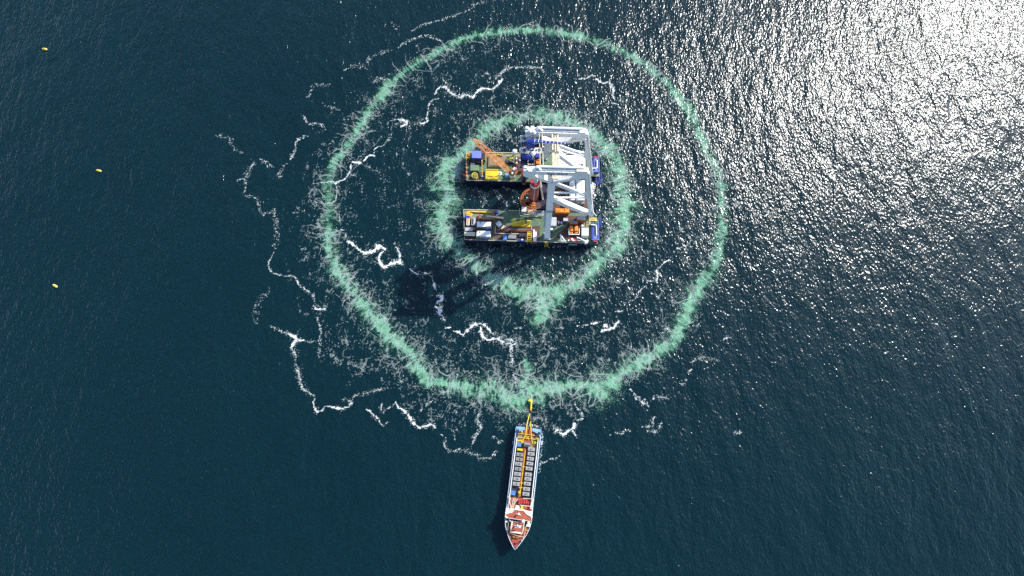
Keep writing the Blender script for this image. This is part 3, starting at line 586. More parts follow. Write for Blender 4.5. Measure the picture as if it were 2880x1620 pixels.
# top cross beam (three members), thin catwalks, lettering
cb = MB()
for x, w, z in ((25.6, .9, 93.4), (27.3, .8, 92.8), (28.9, 1.3, 93.2)): cb.beam((x, 145.6, z), (x-.3, 169.0, z), w, 2.2)
for x, w, z in ((26.0, .8, 84.2), (27.2, .7, 84.2), (28.6, 1.4, 84.2)): cb.beam((x, 142.6, z), (x-.3, 171, z), w, 1.4)
SX("cross_beam", cb, M['cream_paint'])
for x in (17.6, 19.4):
    t = MB(); t.beam((x, 146, 94.2), (x-.5, 169, 94.2), .45, .7); SX("catwalk", t, M['cream_paint'])
fc = bpy.data.curves.new("lettering", 'FONT'); fc.body = "Van Oord"; fc.size = 4.9; fc.extrude = .06; fc.offset = .05; fc.space_character = 1.1
fo = bpy.data.objects.new("lettering_source", fc); C.objects.link(fo); dg = bpy.context.evaluated_depsgraph_get()
me = bpy.data.meshes.new_from_object(fo.evaluated_get(dg)); bpy.data.objects.remove(fo); me.name = "lettering"; me.materials.clear(); me.materials.append(M['letter_blue'])
xs = [v.co.x for v in me.vertices]; sc = 12.6/(max(xs)-min(xs))
for v in me.vertices: v.co.x *= sc
lt = bpy.data.objects.new("lettering", me); C.objects.link(lt); lt.parent = [o for o in ship.children if o.name.startswith("girder")][0]
tgt = U(*k1(1090, 615), 91.5); lt.rotation_euler = (pi/2, 0, R(-1.75)); lt.location = Vector((tgt.x, 144.55-1.75-.07, 91.0))-woff(lt.parent)
lt.location.y = (145.0+(143.8-145.0)*(tgt.x-7.4)/39.8-1.75-.12)-woff(lt.parent).y
# hull marks
t = MB()
for x in (1348, 1385, 1412):
    p = P1(x, 1388, 6.5)
    for i in range(3): t.box((p.x+i*.75-1, P1(x, 1388, DK).y-.62, 5.6), (.55, .1, 1.3), YS)
t.build("hull_mark", M['white_paint'], ship)
# deckhouses
c, w, d = rect((1195, 418, 1512, 575), 20)
t = MB(); t.box((c.x, c.y, DK), (w, d, 12), YS); dh = SX("deckhouse", t, M['white_paint'])
for i in range(2):
    for k in range(3): t = MB(); t.box((c.x+w/2-7.6+k*2.6, c.y-d/2+1.6+i*2.2, 20.0), (1.9, 1.1, .25), YS); SX("skylight", t, M['glass'], dh)
t = MB(); t.box((c.x, c.y+d*.16, 20), (w*.98, .3, .25), YS); t.box((c.x, c.y-d*.1, 20), (w*.98, .3, .25), YS); t.box((c.x-w*.3, c.y-d*.33, 20), (3.4, 2.6, 1.2), YS); SX("roof_edge", t, M['white_paint'], dh)
for j in range(5):
    for i in range(2): t = MB(); t.box((c.x-w/2+2.5+j*3.6, c.y-d/2-.04, 11+i*4), (1.6, .12, 1.3), YS); SX("window", t, M['glass'], dh)
t = MB(); kbox((1188, 402, 1262, 432), 21.2, 1.2, t); SX("rescue_mat", t, M['orange'], dh)
t = MB(); kbox((1190, 436, 1262, 445), 21.0, 1.0, t); SX("roof_hatch", t, M['grey_paint'], dh)
for r in ((1345, 690, 1400, 905), (1412, 690, 1505, 905)):
    t = MB(); kbox(r, 15, 7, t); o = SX("roof_house", t, M['white_paint']); t = MB(); kbox((r[0]+8, r[1]+6, r[0]+16, r[3]-6), 15.3, .3, t); SX("roof_rib", t, M['grey_paint'], o)
t = MB(); kbox((1345, 905, 1505, 950), 12, 4, t); o = SX("vent_house", t, M['mid_grey']); t = MB()
for i in range(6): kbox((1420+i*9, 908, 1424+i*9, 945), 12.3, .3, t)
SX("louvre", t, M['cream_paint'], o)
t = MB()
for x0 in (1300, 1318): kbox((x0, 690, x0+5, 905), DK+.6, .6, t)
kbox((1185, 690, 1330, 696), DK+.5, .5, t); kbox((1185, 900, 1330, 906), DK+.5, .5, t); SX("deck_coaming", t, M['grey_paint'])
t = MB(); kbox((1030, 735, 1075, 1010), 9.5, 3, t); SX("slot_bulkhead", t, M['navy_hull'])
for p, q, z in (((1585, 735), (1600, 1070), 9), ((1560, 760), (1562, 1080), 9)):
    pass
t = MB()
for i in range(7):
    p = P1(1590+rnd.uniform(-4, 30), 730+i*26, 8); t.box((p.x, p.y, DK-2), (rnd.uniform(.5, 1.6), rnd.uniform(.5, 1.5), rnd.uniform(1, 3)), rnd.uniform(0, 1))
t.tube([P1(1588, 712, 9), P1(1586, 900, 9), P1(1600, 1040, 9), P1(1635, 1090, 9)], .25, 6); t.tube([P1(1576, 740, 10), P1(1577, 1060, 10)], .35, 6)
SX("stern_gear", t, M['white_paint'])
# ------------------------------------------------------------------ hoist platform hung between the girder tips
hp = thing("hoist_platform", "dark blue hoist platform with white framed winch boxes between the gantry girder tips", "hoist platform", P1(910, 370, 86))
HZ = 87.0
t = MB(); kbox((800, 200, 1030, 545), HZ, 1.5, t); t.build("platform_deck", M['navy_hull'], hp)
for i, r in enumerate(((798, 203, 868, 256), (962, 203, 1030, 250), (793, 332, 862, 382), (958, 338, 1026, 392), (872, 203, 955, 236), (872, 348, 950, 382))):
    c, w, d = rect(r, HZ+1.6); t = MB()
    for sx, sy, ww, dd in ((0, -.5, w, .5), (0, .5, w, .5), (-.5, 0, .5, d), (.5, 0, .5, d)): t.box((c.x+sx*w, c.y+sy*d, HZ), (ww, dd, 1.6), YS)
    o = t.build("winch_frame", M['white_paint'], hp)
    t = MB(); t.box((c.x+w*.2, c.y, HZ), (w*.5, d*.75, .6), YS); t.build("winch_floor", M['green_paint'], o)
    t = MB(); t.box((c.x-w*.22, c.y, HZ), (w*.36, d*.62, 1.9), YS); o2 = t.build("winch_box", M['white_paint'], o)
    t = MB(); t.box((c.x-w*.22, c.y, HZ+1.9), (w*.2, d*.3, .3), YS); t.build("winch_motor", M['dark_steel'], o)
t = MB()
for x in (806, 832, 858): kbox((x, 258, x+4, 332), HZ+.5, .5, t)
for x in (880, 950): kbox((x, 392, x+5, 545), HZ+2.2, .8, t)
kbox((800, 392, 1025, 399), HZ+1.2, 1.2, t); kbox((880, 512, 955, 518), HZ+2, .6, t)
t.build("deck_rail", M['cream_paint'], hp)
for r in ((812, 402, 878, 452), (958, 402, 1008, 440), (884, 402, 950, 470)):
    t = MB(); kbox(r, HZ+2.4, 2.4, t); t.build("blue_housing", M['blue_paint'], hp)
t = MB(); kbox((964, 455, 1016, 526), HZ+1.0, 1.0, t); o = t.build("winch_bed", M['rust'], hp)
t = MB(); c, w, d = rect((968, 470, 1012, 515), HZ+2)
for yy in (-.3, 0, .3): t.tube([(c.x-w*.45, c.y+yy*d, HZ+2), (c.x+w*.45, c.y+yy*d, HZ+2)], .55, 8)
t.build("winch_drum", M['orange'], o)
t = MB(); kbox((884, 518, 950, 545), HZ+1.2, 1.2, t); t.build("cable_locker", M['mid_grey'], hp)
t = MB()
for x, m in ((858, 0), (880, 0), (905, 0), (925, 0)): kbox((x, 128, x+9, 200), HZ+1.2, 1.0, t)
t.build("guide_rail", M['cream_paint'], hp)
t = MB(); kbox((892, 138, 925, 198), HZ+.5, .8, t); t.build("rail_bed", M['brown_deck'], hp)
t = MB(); kbox((912, 92, 950, 118), 92.5, 4, t); t.build("tackle_box", M['cream_paint'], hp)
# lifting hook over the pile
hk = thing("lifting_hook", "pale grey crane hook block hanging over the red pile top", "hook", (16.4, 160, 43))
p = P1(967, 668, 50); p.z = 43.2
t = MB(); t.box((p.x, p.y, 46), (1.9, 1.6, 5), YS); t.build("hook_block", M['grey_paint'], hk)
t = MB(); t.lathe((p.x, p.y, 43.1), [(1.0, 0), (1.7, .5), (1.7, 1.6), (.9, 3)], 14); t.build("shackle", M['grey_paint'], hk)
t = MB()
for dx in (-.6, 0, .6): t.tube([(p.x+dx, p.y, 51), (p.x+dx*.8, p.y-6.0, 88)], .12, 5)
t.build("hoist_rope", M['dark_steel'], hk)
# blue crane on top
bc = thing("platform_crane", "small blue pedestal crane with white banded boom on top of the gantry", "crane", P1(893, 280, HZ))
b = P1(893, 265, 97)
t = MB(); t.lathe((b.x, b.y, HZ), [(1.5, 0), (1.5, 6.5)], 14); t.build("pedestal", M['blue_paint'], bc)
t = MB(); t.lathe((b.x, b.y, HZ+6.5), [(2.3, 0), (2.5, 1.2), (1.8, 3.4), (.8, 4)], 14); t.box((b.x+2.2, b.y-1.2, HZ+6.5), (2.2, 2, 2), .2); t.build("cab", M['blue_paint'], bc)
A_, B_ = P1(945, 258, 98), P1(1318, 291, 99)
t = MB(); t.beam((b.x, b.y, 97), A_, 1.8, 1.6); t.beam(A_, B_, 1.7, 1.4, w2=.7, h2=.7); bm = t.build("boom", M['blue_paint'], bc)
for i in range(9): t = MB(); q = A_.lerp(B_, .03+i*.112); d = (B_-A_).normalized(); t.beam(q-d*.16, q+d*.16, 1.9-.12*i, 1.7-.1*i); t.build("boom_band", M['white_paint'], bm)
t = MB(); t.tube([(b.x+1, b.y-.9, 94.5), A_.lerp(B_, .2)+Vector((0, -.4, -.8))], .35, 6); t.build("boom_cylinder", M['grey_paint'], bc)
# radomes
for (x, y, z, hb_, r, lab) in ((948, 170, 96, 9, 1.35, "white radar dome beside the far girder of the gantry"), (938, 400, 97, 9, 1.4, "white radar dome over the blue hoist platform"), (732, 376, 13.5, 5, 1.9, "white radar dome at the far rail of the deck")):
    p = P1(x, y, z); o = thing("radar_dome", lab, "radar dome", (p.x, p.y, z-hb_), "radar domes")
    t = MB(); t.ball((p.x, p.y, z), r, 16, 9); t.build("dome", M['white_paint'], o, smooth=True)
    t = MB(); t.lathe((p.x, p.y, z-hb_), [(.45, 0), (.4, hb_-r*.8), (.8, hb_-r*.6)], 10); t.build("mast", M['grey_paint'], o)

# ------------------------------------------------------------------ monopile and gripper
px_, py_ = 16.5, 159.0
mp_ = thing("foundation_pile", "thick red-brown steel pile with white band standing in the ship's slot", "pile", (px_, py_, -3))
t = MB(); t.lathe((px_, py_, -3), [(3.55, 0), (3.4, 38.8)], 40); sh = t.build("shaft", M['pile_red'], mp_, smooth=False)
t = MB(); t.lathe((px_, py_, 36.0), [(3.46, 0), (3.46, 3.4)], 40); t.build("white_band", M['white_paint'], mp_)
t = MB(); t.lathe((px_, py_, 39.4), [(3.5, 0), (3.5, 2.3), (3.25, 2.6), (3.2, 2.6), (3.0, 1.9), (.6, 1.9)], 40); ca = t.build("pile_cap", M['red_paint'], mp_)
t = MB(); t.lathe((px_, py_, 38.8), [(3.56, 0), (3.56, .5)], 40); t.build("cap_rim", M['red_paint'], ca)
t = MB(); t.box((px_+.0, py_-3.5, 4), (.28, .2, 32), 0); t.build("seam_line", M['white_paint'], sh)
gr = thing("pile_gripper", "rusty orange curved pipe frame gripping the pile in the slot", "pile gripper", (16, 158, 5))
def arc(r, z, a0, a1, n=20, cx=16.2, cy=156.8): return [Vector((cx+r*1.02*cos(R(a0+(a1-a0)*i/n)), cy+r*.94*sin(R(a0+(a1-a0)*i/n)), z)) for i in range(n+1)]
t = MB()
for r, z, q in ((9.6, 9, .5), (9.2, 12, .45), (7.9, 12.6, .4)): t.tube(arc(r, z, 95, 285), q, 7)
t.build("ring_pipe", M['rust'], gr)
t = MB()
for i in range(8):
    a = R(98+26*i); d = Vector((cos(a)*1.02, sin(a)*.94, 0)); c0 = Vector((16.2, 156.8, 0))
    t.beam(c0+d*6.7+Vector((0, 0, 9)), c0+d*9.6+Vector((0, 0, 9+3*(i % 2))), .4, .4); t.beam(c0+d*7.6+Vector((0, 0, 12.5)), c0+d*9.3+Vector((0, 0, 12)), .4, .4)
t.build("ring_brace", M['rust'], gr)
for a in (140, 205, 262):
    t = MB(); d = Vector((cos(R(a)), sin(R(a)), 0)); c0 = Vector((16.3, 158.2, 10.5)); t.beam(c0+d*3.7, c0+d*7.4, 1.5, 1.6); t.beam(c0+d*3.6, c0+d*4.3, 2.4, 2.2); t.build("gripper_arm", M['rust'], gr)
t = MB(); kbox((905, 915, 1028, 1005), 9.5, 3, t); t.build("gripper_base", M['brown_deck'], gr)
t = MB(); c, w, d = rect((895, 935, 970, 985), 13)
for i in range(9): q = Vector((c.x+rnd.uniform(-.5, .5)*w, c.y+rnd.uniform(-.5, .5)*d, 11)); t.beam(q, q+Vector((rnd.uniform(-2.5, 2.5), rnd.uniform(-1.5, 1.5), rnd.uniform(0, 3))), .4, .5)
t.box((c.x, c.y, 9.5), (w*.5, d*.5, 2.5), .2); t.build("hydraulic_unit", M['orange'], gr)
t = MB(); t.tube([P1(1015, 700, 20), P1(1022, 790, 16), P1(1045, 905, 11)], .5, 7); t.tube([P1(1025, 700, 20), P1(1034, 790, 16), P1(1050, 880, 11)], .3, 6); t.build("hose_bundle", M['cream_paint'], gr)

# ------------------------------------------------------------------ lattice crane on the north hull
lc = thing("lattice_crane", "deck crane with long orange lattice boom reaching out over the sea", "crane", P1(705, 605, DK))
cbp = P1(705, 600, 16)
t = MB(); t.lathe((cbp.x, cbp.y, DK), [(2.2, 0), (2.0, 6)], 16); t.build("pedestal", M['white_paint'], lc)
t = MB(); t.lathe((cbp.x, cbp.y, 14), [(2.6, 0), (2.6, .7)], 18); t.box((cbp.x+1.5, cbp.y+.8, 14.7), (5.4, 3.6, 1.1), R(-33)); hs = t.build("turntable", M['rust'], lc)
t = MB(); t.box((cbp.x+2.2, cbp.y+1.6, 15.8), (2.4, 2.2, 2.0), R(-33)); t.box((cbp.x+.2, cbp.y-1.3, 15.8), (1.6, 1.6, 2.2), R(-33)); t.build("machinery_house", M['white_paint'], lc)
t = MB(); t.beam(cbp+Vector((2, -1.5, -.5)), cbp+Vector((3.6, 2.5, 8)), .4, .4); t.beam(cbp+Vector((3.8, 1.0, -.5)), cbp+Vector((3.8, 2.7, 8)), .4, .4); t.beam(cbp+Vector((4.6, 3.4, -.5)), cbp+Vector((3.8, 2.6, 8)), .4, .4); t.build("a_frame", M['red_paint'], lc)
bt, bb = P1(277, 236, 36), P1(672, 592, 17)
d = (bt-bb).normalized(); sx = d.cross(Vector((0, 0, 1))).normalized(); sy = sx.cross(d); t = MB(); LB = (bt-bb).length
def ch(f, i, j):
    w = 1.75*min(1, f/.12+.25, (1-f)/.16+.12); return bb+d*(LB*f)+sx*(i*w)+sy*(j*w*.8)
NB = 16
for k in range(NB):
    f0, f1 = k/NB, (k+1)/NB
    for i, j in ((-1, -1), (1, -1), (1, 1), (-1, 1)): t.beam(ch(f0, i, j), ch(f1, i, j), .24, .24)
    for (i, j), (m, n) in (((-1, 1), (1, 1)), ((-1, -1), (1, -1)), ((-1, -1), (-1, 1)), ((1, -1), (1, 1))):
        if k % 2: i, j, m, n = m, n, i, j
        t.beam(ch(f0, i, j), ch(f1, m, n), .13, .13); t.beam(ch(f1, i, j), ch(f1, m, n), .12, .12)
t.build("lattice_boom", M['orange'], lc)
t = MB(); t.tube([P1(383, 352, 28), P1(640, 604, 17)], .28, 6); t.tube([cbp+Vector((3.8, 2.6, 8)), bt.lerp(bb, .1)+sy*1.4], .1, 5); t.build("luffing_rope", M['cream_paint'], lc)

# ------------------------------------------------------------------ deck cargo and gear of the crane ship: one thing each
def crate(name, label, cat, r, zt, body, roof=None, h=None, kf=k1, yaw=YS, group=None, ribs=5, door=True, z0=DK, along=None):
    h = h or zt-z0; c, w, d = rect(r, zt, kf)
    o = thing(name, label, cat, (c.x, c.y, zt-h), group)
    t = MB(); t.box((c.x, c.y, zt-h), (w, d, h-.12), yaw)
    a, b = cos(yaw), sin(yaw)
    for sx in (-1, 1):
        for sy in (-1, 1): x, y = sx*(w/2-.08), sy*(d/2-.08); t.box((c.x+x*a-y*b, c.y+x*b+y*a, zt-h), (.26, .26, h+.02), yaw)
    t.build("body", M[body], o)
    t = MB(); t.box((c.x, c.y, zt-.12), (w*.96, d*.95, .12), yaw)
    if ribs:
        for i in range(ribs):
            f = (i+.5)/ribs-.5
            if w >= d: t.box((c.x+f*w*.94*a, c.y+f*w*.94*b, zt), (.14, d*.9, .07), yaw)
            else: t.box((c.x-f*d*.94*b, c.y+f*d*.94*a, zt), (w*.9, .14, .07), yaw)
    t.build("roof", M[roof or body], o)
    if door:
        t = MB()
        if w >= d: t.box((c.x+(w/2+.03)*a, c.y+(w/2+.03)*b, zt-h+.15), (.08, d*.8, h*.8), yaw)
        else: t.box((c.x+(d/2+.03)*b, c.y-(d/2+.03)*a, zt-h+.15), (w*.8, .08, h*.8), yaw)
        t.build("door", M[roof or body], o)
    return o, c, w, d
crate("shipping_container", "blue container with ribbed pale blue roof behind the tip of the orange boom", "container", (262, 366, 368, 450), 14, 'blue_paint', 'pale_blue', ribs=4)
o, c, w, d = crate("power_pack", "orange framed dark power pack beside the blue ribbed container", "power pack", (374, 378, 412, 462), 12.5, 'orange', 'dark_steel', ribs=3)
crate("equipment_cabinet", "grey-green box cabinet beside the yellow cable reel", "cabinet", (245, 524, 340, 586), 11, 'green_paint', ribs=0)
crate("steel_skid", "low white topped skid below the blue ribbed container", "skid", (250, 505, 296, 520), 9.6, 'dark_steel', 'white_paint', ribs=0, door=False)
crate("pump_skid", "dark pump skid under the blue ribbed container's near side", "pump", (262, 458, 396, 500), 10.5, 'dark_steel', 'brown_deck', ribs=6)
c = P1(293, 636, 11); o = thing("cable_reel", "round yellow cable reel lying flat near the open deck end", "cable reel", (c.x, c.y, DK))
t = MB(); t.lathe((c.x, c.y, DK), [(2.3, 0), (2.3, .4), (1.5, .45), (1.5, 2.2), (2.4, 2.3), (2.4, 2.7), (1.9, 2.7), (1.9, 2.35)], 24); t.build("flange", M['yellow'], o)
t = MB(); t.lathe((c.x, c.y, DK+.5), [(2.0, 0), (2.0, 1.7)], 20); t.lathe((c.x, c.y, DK+2.3), [(1.85, 0), (1.85, .1)], 20); t.build("cable_winding", M['green_paint'], o)
t = MB(); t.lathe((c.x, c.y, DK+2.4), [(.5, 0), (.5, .6)], 10); t.beam((c.x, c.y-1.8, DK+2.6), (c.x+.3, c.y+.4, DK+2.6), .3, .2); t.build("hub", M['yellow'], o)
o, c, w, d = crate("spreader_frame", "large bright yellow flat steel frame on the green deck beside the boom foot", "spreader frame", (412, 577, 552, 680), 11, 'yellow', ribs=0, door=False)
t = MB()
for f, g in ((-.28, .15), (-.1, -.25)): t.box((c.x+f*w, c.y+g*d, 11.0), (w*.3, .5, .08), YS)
t.build("slot_opening", M['timber'], o)
t = MB(); t.beam((c.x+w*.05, c.y-d*.45, 11.3), (c.x+w*.5, c.y-d*.1, 11.3), .4, .4); t.beam((c.x-w*.5, c.y+d*.48, 11.2), (c.x+w*.5, c.y+d*.48, 11.2), .7, .5); t.build("lifting_bar", M['amber'], o)
p = P1(380, 480, 12); o = thing("davit_post", "white davit post with yellow arm standing between the boxes and the green deck", "davit", (p.x, p.y, DK))
t = MB(); q = P1(378, 500, DK); t.tube([(q.x, q.y, DK), (q.x, q.y, 12)], .45, 8); t.build("post", M['white_paint'], o)
t = MB(); t.beam((q.x, q.y, 12), P1(378, 652, 10), .5, .5); t.build("arm", M['amber'], o)
t = MB(); q2 = P1(376, 650, 9); t.box((q2.x, q2.y, DK), (1.8, .9, 1.2), YS); t.build("foot", M['sky_blue'], o)
o, c, w, d = crate("timber_hatch", "wide timber hatch cover with pale rim under the orange boom", "hatch cover", (445, 428, 640, 545), 9.4, 'olive_deck', 'timber', ribs=12, door=False)
t = MB()
for i in range(2): t.box((c.x-w*.15, c.y-d*.42+i*.0, 9.45), (w*.5, .5, .1), YS)
t.build("edge_stripe", M['yellow'], o)
a_, b_ = P1(522, 412, 10), P1(598, 412, 10); o = thing("pipe_spool", "orange flanged pipe spool at the far rail beside the timber hatch", "pipe", (a_+b_)/2-Vector((0, 0, 2)))
t = MB(); t.tube([a_, b_], .5, 10); t.build("pipe", M['amber'], o); t = MB(); t.tube([b_-Vector((.5, 0, 0)), b_+Vector((.3, 0, 0))], 1.1, 12); t.tube([a_-Vector((.3, 0, 0)), a_+Vector((.3, 0, 0))], .9, 12); t.build("flange", M['amber'], o)
t = MB(); t.box((a_.x+2, a_.y, DK), (.5, 1.4, 1.7), YS); t.box((b_.x-2, b_.y, DK), (.5, 1.4, 1.7), YS); t.build("cradle", M['dark_steel'], o)
c = P1(688, 474, 10); o = thing("hydraulic_winch", "black hydraulic winch with yellow motors near the crane foot", "winch", (c.x, c.y, DK))
t = MB(); t.tube([(c.x-2.3, c.y-.6, 10), (c.x+2.3, c.y-.6, 10)], 1.5, 14); t.box((c.x, c.y, DK), (5.4, 4.6, .5), YS); t.build("drum", M['dark_steel'], o)
t = MB()
for x, y in ((-.8, 1.6), (.5, 2.0), (.1, .9), (1.4, 1.4)): t.lathe((c.x+x, c.y+y, DK+.5), [(.6, 0), (.6, 2.4), (.3, 2.7)], 10)
t.build("motor", M['yellow'], o); t = MB(); t.box((c.x-2.6, c.y-.6, DK), (.4, 3.4, 3.2), YS); t.box((c.x+2.6, c.y-.6, DK), (.4, 3.4, 3.2), YS); t.build("side_frame", M['mid_grey'], o)
o = thing("anchor_rack", "orange brown anchor rack over the deck corner beside the blue ribbed container", "anchor rack", P1(220, 420, DK))
t = MB(); pts = [P1(212, 392, 11), P1(250, 402, 11), P1(240, 448, 11), P1(194, 442, 11)]
for i in range(4): t.beam(pts[i], pts[(i+1) % 4], .5, .5); t.beam(pts[i], pts[i]-Vector((0, 0, 3)), .4, .4)
t.beam(pts[0], pts[2], .35, .35); t.build("rack_frame", M['amber'], o); t = MB(); q = P1(222, 420, 9.5); t.beam(q+Vector((0, -2, 0)), q+Vector((0, 2.4, 0)), .6, .6); t.beam(q+Vector((-1.4, -2, 0)), q+Vector((1.4, -2, 0)), .5, .5); t.build("anchor", M['rust'], o)
o = thing("mooring_winch", "cream mooring bollards along the open end of the far hull", "winch", P1(206, 580, DK)); t = MB()
for y in (470, 520, 560, 610, 650, 685): q = P1(206, y, DK); t.box((q.x, q.y, DK), (.9, 1.3, 1.5), YS)
t.build("bollard", M['cream_paint'], o); t = MB(); t.tube([P1(206, 465, 9.4), P1(205, 688, 9.4)], .3, 6); t.build("fairlead_bar", M['rust'], o)
c = P1(192, 640, 7); o = thing("marker_buoy", "small red buoy hung at the open end of the far hull", "buoy", (c.x, c.y, 5)); t = MB(); t.ball((c.x-.6, c.y, 7), 1.2, 12, 8); t.build("float", M['red_paint'], o, smooth=True); t = MB(); t.tube([(c.x-.6, c.y, 7), (c.x+.6, c.y, 9)], .08, 5); t.build("line", M['dark_steel'], o)
c = P1(160, 685, 4); o = thing("tyre_fender", "round black rubber fender floating at the slot corner of the far hull", "fender", (c.x, c.y, 0)); t = MB(); t.tube([(c.x-1.6, c.y, 1.3), (c.x+1.6, c.y, 1.3)], 1.5, 14); t.build("rubber_body", M['dark_steel'], o); t = MB(); t.tube([(c.x+1.5, c.y, 2), (c.x+3.2, c.y+.5, 7.5)], .1, 5); t.build("chain", M['mid_grey'], o)
o, c, w, d = crate("red_generator", "dark red machinery block with white columns between boom foot and hoist platform", "machinery", (742, 455, 830, 590), 11, 'rust', 'brown_deck', ribs=4)
t = MB()
for f, g in ((-.35, .45), (-.3, .1), (.1, .3), (.35, -.1), (-.4, -.35)): t.box((c.x+f*w, c.y+g*d, 11), (.7, 1.3, 1.8), .2)
t.build("cylinder_head", M['white_paint'], o); t = MB(); t.beam((c.x+w*.42, c.y+d*.5, 11.5), (c.x+w*.42, c.y-d*.1, 11.5), .6, .6); t.build("exhaust_pipe", M['orange'], o)
o = thing("pile_hammer", "dark hammer sleeve with orange ends standing upright beside the slot", "pile hammer", P1(835, 690, DK))
q = P1(838, 700, DK); t = MB(); t.lathe((q.x, q.y, DK-3), [(1.5, 0), (1.5, 14), (1.2, 14.5)], 18); t.build("sleeve", M['dark_steel'], o); t = MB(); t.lathe((q.x, q.y, DK-3.2), [(1.9, 0), (1.9, 1.8)], 18); t.build("hammer_foot", M['orange'], o)
t = MB(); q2 = P1(815, 640, DK+6); t.beam((q2.x, q2.y+5, DK+8), (q2.x, q2.y-3, DK+4), .9, .9); t.build("guide_leg", M['red_paint'], o)
t = MB(); t.lathe((q.x, q.y, DK+11.5), [(1.3, 0), (1.3, 1.4)], 16); t.build("hammer_head", M['orange'], o)
o = thing("yellow_trestle", "yellow A-shaped trestle on the green deck beside the slot", "trestle", P1(712, 665, DK)); t = MB(); a_, b_, e_ = P1(716, 630, 12), P1(692, 695, DK), P1(738, 665, DK)
t.beam(a_, b_, .5, .5); t.beam(a_, e_, .5, .5); t.build("frame_leg", M['yellow'], o); t = MB(); t.beam(b_.lerp(a_, .4), e_.lerp(a_, .4), .35, .35); t.beam(b_, P1(745, 690, DK+.3), .35, .35); t.build("cross_bar", M['yellow'], o)
crate("tool_box", "pale blue-grey tool box at the foot of the lattice crane", "tool box", (630, 618, 662, 652), 10, 'grey_paint', 'sky_blue', ribs=0)
c = P1(570, 615, 9); o = thing("rope_coil", "white rope heap beside the yellow spreader frame", "rope", (c.x, c.y, DK)); t = MB()
for i in range(3): t.tube([Vector((c.x+(1.5-.3*i)*cos(k*pi/6), c.y+(1.5-.3*i)*sin(k*pi/6), DK+.25+.35*i)) for k in range(13)], .25, 6, cap=False)
t.build("coil", M['white_paint'], o); t = MB(); t.tube([(c.x+1, c.y-1, DK+.2), (c.x+3, c.y-2.4, DK+.2)], .2, 6); t.build("loose_end", M['dark_steel'], o)
# south hull
c = P1(233, 1065, DK+.6); o = thing("yellow_turntable", "flat round yellow turntable at the slot corner of the near hull", "turntable", (c.x, c.y, DK)); t = MB(); t.lathe((c.x, c.y, DK), [(2.55, 0), (2.55, .6), (2.3, .7)], 28); t.build("disc", M['amber'], o); t = MB(); t.lathe((c.x, c.y, DK+.7), [(.5, 0), (.5, .3)], 12); t.beam((c.x-2.1, c.y, DK+.78), (c.x+2.1, c.y, DK+.78), .2, .12); t.build("pivot", M['yellow'], o)
a_, b_ = P1(255, 1036, 9.2), P1(480, 1046, 9.2); o = thing("yellow_beam", "long yellow spreader beam along the slot edge of the near hull", "beam", (a_+b_)/2-Vector((0, 0, 1.2))); t = MB(); t.beam(a_, b_, .8, .7); t.build("bar", M['yellow'], o); t = MB()
for f in (.1, .5, .9): q = a_.lerp(b_, f); t.box((q.x, q.y, DK), (.7, 1.2, .85), YS)
t.build("chock", M['dark_steel'], o)
c = P1(542, 1040, 11); o = thing("blue_capstan", "bright blue capstan at the slot edge of the near hull", "capstan", (c.x, c.y, DK)); t = MB(); t.lathe((c.x, c.y, DK), [(1.2, 0), (.7, .6), (.7, 1.6), (1.2, 2.2), (1.1, 2.7)], 16); t.build("drum", M['blue_paint'], o); t = MB(); t.box((c.x-2, c.y-.6, DK), (1.8, 1.6, 1.4), .3); t.build("motor", M['dark_steel'], o)
o = thing("knuckle_crane", "red knuckle crane folded down with cream boom lying along the near hull", "crane", P1(560, 1105, DK))
t = MB(); a_, b_ = P1(415, 1086, 11), P1(612, 1108, 11.5); t.beam(a_, b_, .7, .7, w2=1.1, h2=1.1); t.build("boom", M['cream_paint'], o); t = MB(); a_, b_ = P1(520, 1106, 9.6), P1(614, 1118, 9.6); t.beam(a_, b_, 1.6, 1.4); q = P1(505, 1088, DK); t.lathe((q.x, q.y, DK), [(1.1, 0), (1.0, 2.2)], 12); t.build("base_arm", M['red_paint'], o)
t = MB(); a_, b_ = P1(345, 1068, 9.6), P1(341, 1112, 9.6); t.beam(a_, b_, .8, 1.2); t.build("boom_rest", M['red_paint'], o); t = MB(); t.tube([P1(350, 1104, 8.4), P1(370, 1122, 8.4), P1(450, 1126, 8.4), P1(520, 1128, 8.4)], .25, 6); t.tube([P1(355, 1084, 8.4), P1(420, 1082, 8.4)], .2, 6); t.build("hose", M['rust'], o)
crate("blue_pump_unit", "small dark blue pump unit touching the round yellow turntable", "pump", (182, 1083, 238, 1112), 11, 'blue_paint', ribs=2)
o, c, w, d = crate("stores_container", "narrow container with orange stores inside its pale frame", "container", (204, 1106, 236, 1186), 11, 'cream_paint', 'white_paint', ribs=0); t = MB(); t.box((c.x, c.y, 11.0), (w*.55, d*.85, .14), YS); t.build("orange_stores", M['orange'], o)
o, c, w, d = crate("open_skip", "grey open skip beside the narrow orange container", "skip", (258, 1106, 302, 1186), 10.5, 'mid_grey', 'grey_paint', ribs=0); t = MB(); t.box((c.x-.5, c.y, 10.52), (w*.4, d*.8, .1), YS); t.build("skip_lining", M['dark_steel'], o)
